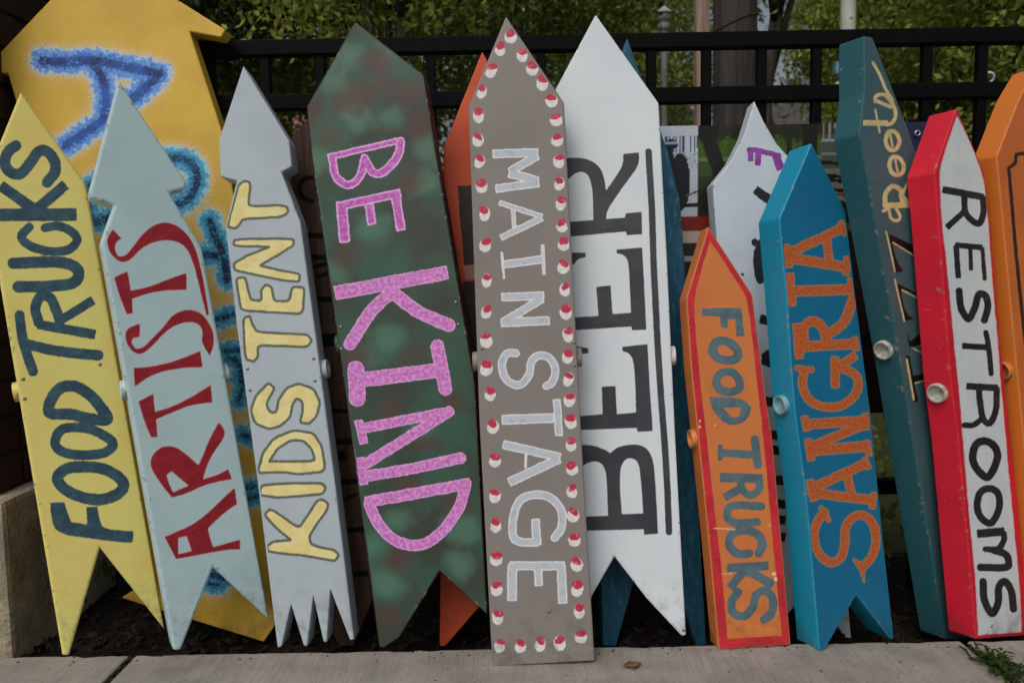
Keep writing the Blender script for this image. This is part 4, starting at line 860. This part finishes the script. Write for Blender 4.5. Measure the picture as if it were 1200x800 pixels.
# ---- SANGRIA
k = Ink().at(870, 240)
k.bar(34, (202, 190), (216, 290)).bar(40, (215, 228), (462, 112)).bar(42, (220, 250), (480, 290)).bar(34, (395, 165), (408, 270)).bar(28, (492, 245), (486, 325)).bar(24, (462, 80), (482, 140))
k.bar(36, (220, 325), (232, 470)).bar(44, (230, 405), (515, 396)).bar(32, (510, 345), (520, 460)).bar(36, (256, 560), (266, 715)).bar(42, (262, 665), (538, 650)).curve(40, (288, 650), (288, 580), (325, 545), (372, 570), (396, 640)).curve(42, (395, 610), (475, 550), (512, 460)).bar(26, (525, 622), (536, 680))
k.at(870, 380).bar(22, (250, 202), (332, 214)).curve(36, (290, 215), (282, 290), (322, 360), (400, 388), (480, 372), (535, 315), (538, 250), (490, 212), (445, 205)).bar(36, (434, 155), (435, 292)).bar(34, (450, 198), (530, 145))
k.bar(30, (292, 432), (302, 495)).bar(42, (298, 468), (585, 450)).bar(26, (575, 420), (588, 490)).bar(40, (570, 468), (325, 572)).bar(44, (312, 592), (590, 570)).bar(30, (308, 540), (322, 635)).bar(24, (586, 545), (594, 612))
k.at(900, 540).bar(34, (195, 90), (216, 180)).bar(40, (205, 128), (455, 12)).bar(40, (218, 150), (490, 182)).bar(34, (368, 60), (392, 150)).bar(24, (497, 150), (488, 220)).bar(24, (452, -15), (472, 35))
k.curve(36, (265, 240), (235, 280), (215, 345), (237, 430), (295, 475), (345, 445), (360, 380), (362, 320), (388, 272), (440, 252), (490, 290), (506, 370), (490, 440), (450, 490)).bar(18, (245, 215), (288, 282)).poly((400, 458), (455, 480), (450, 568), (430, 510))
M_S = paint('paint_blue', C(8, 98, 134), C(8, 90, 126), 7, [dict(attr='ink', color=C(150, 108, 72), off=1.0, soft=0.8, wob=0.8), dict(attr='ink', color=C(180, 94, 48), color2=C(140, 64, 32), grain=260, band=(0.40, 0.66), off=-0.6, soft=0.9, wob=1.0, grit=1.0)], dirt=0.25, rough=0.38,
            custom=lambda t, c: t.mix(t.attr('front'), C(20, 128, 160), c))  # side faces coloured brighter: light from the left put into the paint
sign('bright blue SANGRIA sign with glittery orange lettering',
     [(951, 167), (991, 247), (1005, 365), (1020, 480), (1036, 640), (1048, 748), (1044, 749), (1004, 697), (966, 762), (960, 762), (944, 577), (931, 480), (921, 345), (913, 256)], (963, 762), None, 5.5, 20, 0.062, ((1004, 740), (951, 252)), {'ink': k}, M_S,
     pipes=[(-1, 932, 475)], pipe_mats=[pipe_paint(C(110, 160, 170))], cut=0.004)

# ---- RESTROOMS
k = Ink().at(1040, 120, 5)
k.bar(42, (325, 511), (560, 555)).curve(38, (558, 560), (563, 640), (540, 708), (492, 690), (456, 640), (450, 560)).bar(36, (450, 640), (348, 732))
k.at(1040, 260, 5).bar(34, (398, 136), (555, 150)).bar(34, (402, 140), (415, 328)).bar(25, (485, 150), (490, 282)).bar(25, (556, 150), (570, 342)).curve(42, (420, 405), (430, 500), (475, 568), (512, 500), (535, 425), (575, 435), (588, 500), (568, 575)).bar(36, (440, 726), (590, 735)).curve(32, (577, 648), (595, 750), (608, 888))
k.at(1040, 400, 5).bar(40, (465, 262), (645, 272)).curve(38, (640, 278), (635, 400), (600, 478), (560, 450), (542, 350), (536, 285)).curve(34, (560, 445), (505, 488), (450, 490)).loop(46, (500, 670), (520, 602), (570, 582), (625, 612), (645, 672), (620, 750), (585, 795), (545, 770), (512, 725))
k.at(1040, 540, 5).loop(42, (525, 260), (545, 182), (600, 160), (648, 190), (655, 270), (622, 348), (590, 362), (545, 325)).bar(50, (528, 425), (682, 412)).curve(36, (682, 425), (682, 465), (645, 515), (575, 515)).curve(44, (620, 520), (690, 545), (710, 590), (690, 622), (545, 622))
k.at(1040, 640, 5).curve(44, (560, 205), (567, 310), (612, 392), (648, 330), (652, 240), (687, 205), (725, 260), (738, 365))
kf = Ink().at(0, 0, 1).poly((1121.6, 137), (1103, 192), (1101.6, 210), (1105, 270), (1109, 300), (1114, 350), (1120, 416), (1125, 460), (1131, 540), (1136, 600), (1144, 680), (1147, 743), (1196.6, 739.4), (1195, 696), (1188, 620), (1180, 540), (1178, 510), (1172, 450), (1170, 416), (1164, 350), (1158, 270), (1154, 220), (1149, 200), (1138, 170))
M_T = paint('paint_red', C(194, 29, 49), C(178, 25, 45), 7, [dict(attr='field', color=C(222, 160, 168), off=0.9, soft=0.7, wob=0.8), dict(attr='field', color=C(198, 206, 216), color2=C(192, 200, 211), grain=12, wob=0.8), dict(attr='ink', color=C(24, 26, 34), color2=C(34, 36, 44), grain=40, wob=0.5)], dirt=0.25, rough=0.33, chips=0.5, chipcol=C(200, 150, 150))
sign('red edged RESTROOMS sign with black letters on a white panel',
     [(1121, 127), (1153, 200), (1161, 265), (1172, 400), (1190, 560), (1208, 744), (1144, 749), (1124, 520), (1114, 440), (1100, 260), (1095, 202)], (1144, 749), None, 4.5, 31, 0.054, ((1176, 746), (1125, 201)), {'ink': k, 'field': kf}, M_T,
     pipes=[(-1, 1116, 461)], screws=[(1162, 733)], pipe_mats=[M_PVC], cut=0.004)

# ================================================================== SMALL THINGS ON THE PAVEMENT
def leaf_thing(px, py, L, label, cols, rz):
    p = at_Z(px, py, 0.0); bm = bmesh.new(); n = 9; rows = []
    for i in range(n + 1):
        u = i / n; w = 0.36 * math.sin(math.pi * min(1, u * 1.05)) ** 0.8 * (1 + 0.25 * math.sin(u * 19)) + 0.012
        rows.append([bm.verts.new((L * (u - 0.5), L * w * s * (0.9 + 0.2 * rng.random()), 0.001 + L * (0.10 * abs(s) ** 2 + 0.16 * (u - 0.5) ** 2 + 0.02 * rng.random()))) for s in (-1, -0.5, 0, 0.5, 1)])
    for a, b in zip(rows, rows[1:]):
        for j in range(4): bm.faces.new((a[j], b[j], b[j + 1], a[j + 1]))
    t = NT('dry_leaf'); m = t.done(t.mix(t.ramp(t.noise(90, 3), 0.35, 0.65), cols[0], cols[1]), 0.8, 0.2)
    o = bm_obj('fallen_leaf', bm, m); o.location = (p.x, p.y, 0.0005); o.rotation_euler = (0, 0, rz); so = o.modifiers.new('s', 'SOLIDIFY'); so.thickness = 0.0005
    return tag(o, label, 'leaf')
leaf_thing(741, 781, 0.032, 'dry brown leaf curled on the pavement below the BEER sign', (C(120, 84, 58), C(84, 56, 40)), 0.2)
# weed growing out of the joint on the right
M_WEED = leaf_mat('weed_leaf', (0.06, 0.12, 0.02, 1), (0.10, 0.17, 0.03, 1), (0.15, 0.17, 0.04, 1))
def weed(px, py, n, size, label):
    p = at_Z(px, py, 0.0); root = empty('pavement_weed', (p.x, p.y, -0.004), label, 'weed', 'weeds in the pavement joint'); bs = bmesh.new(); bl = bmesh.new()
    for i in range(n):
        a = rng.uniform(0, 6.28); L = size * rng.uniform(0.5, 1.2); e = Vector((math.cos(a) * L, math.sin(a) * L * 1.2, rng.uniform(0.15, 0.9) * size)); st = Vector((rng.gauss(0, size * .15), rng.gauss(0, size * .25), 0))
        tube(bs, [st, st + e * 0.5 + Vector((0, 0, size * 0.12)), st + e], [0.0007, 0.0006, 0.0004], 5)
        for q in range(3):
            c0 = st + e * (0.55 + 0.22 * q); d = (Vector((math.cos(a), math.sin(a), 0.2)) + Vector((rng.gauss(0, .7), rng.gauss(0, .7), rng.gauss(0, .25)))).normalized(); s = d.cross(Vector((0, 0, 1))).normalized(); l = size * rng.uniform(0.32, 0.6); up_ = s.cross(d) * 0.12 * l
            v = [bl.verts.new(c0 + d * l * u + s * l * w * g + up_ * (abs(g) - u)) for u, w, g in ((0, 0, 0), (.3, .24, 1), (.65, .26, 1), (1, 0, 0), (.65, .26, -1), (.3, .24, -1))]
            bl.faces.new((v[0], v[1], v[2], v[3])); bl.faces.new((v[0], v[3], v[4], v[5]))
    bm_obj('stem', bs, M_WEED, root); bm_obj('leaf', bl, M_WEED, root)
weed(1166, 776, 34, 0.026, 'low green weed sprouting nearest the RESTROOMS sign in the pavement joint'); weed(1184, 792, 34, 0.028, 'low green weed sprouting further along the pavement joint from the RESTROOMS sign')
bm = bmesh.new(); a = at_Z(1124, 756, 0.003); b = at_Z(1141, 772, 0.003); tube(bm, [a, a.lerp(b, .4) + Vector((.002, 0, .002)), a.lerp(b, .7), b], [.0012, .0016, .0014, .0008], 6)
o = bm_obj('twig', bm, M_BARK); tag(o, 'thin dry twig on the pavement at the foot of the RESTROOMS sign', 'twig')
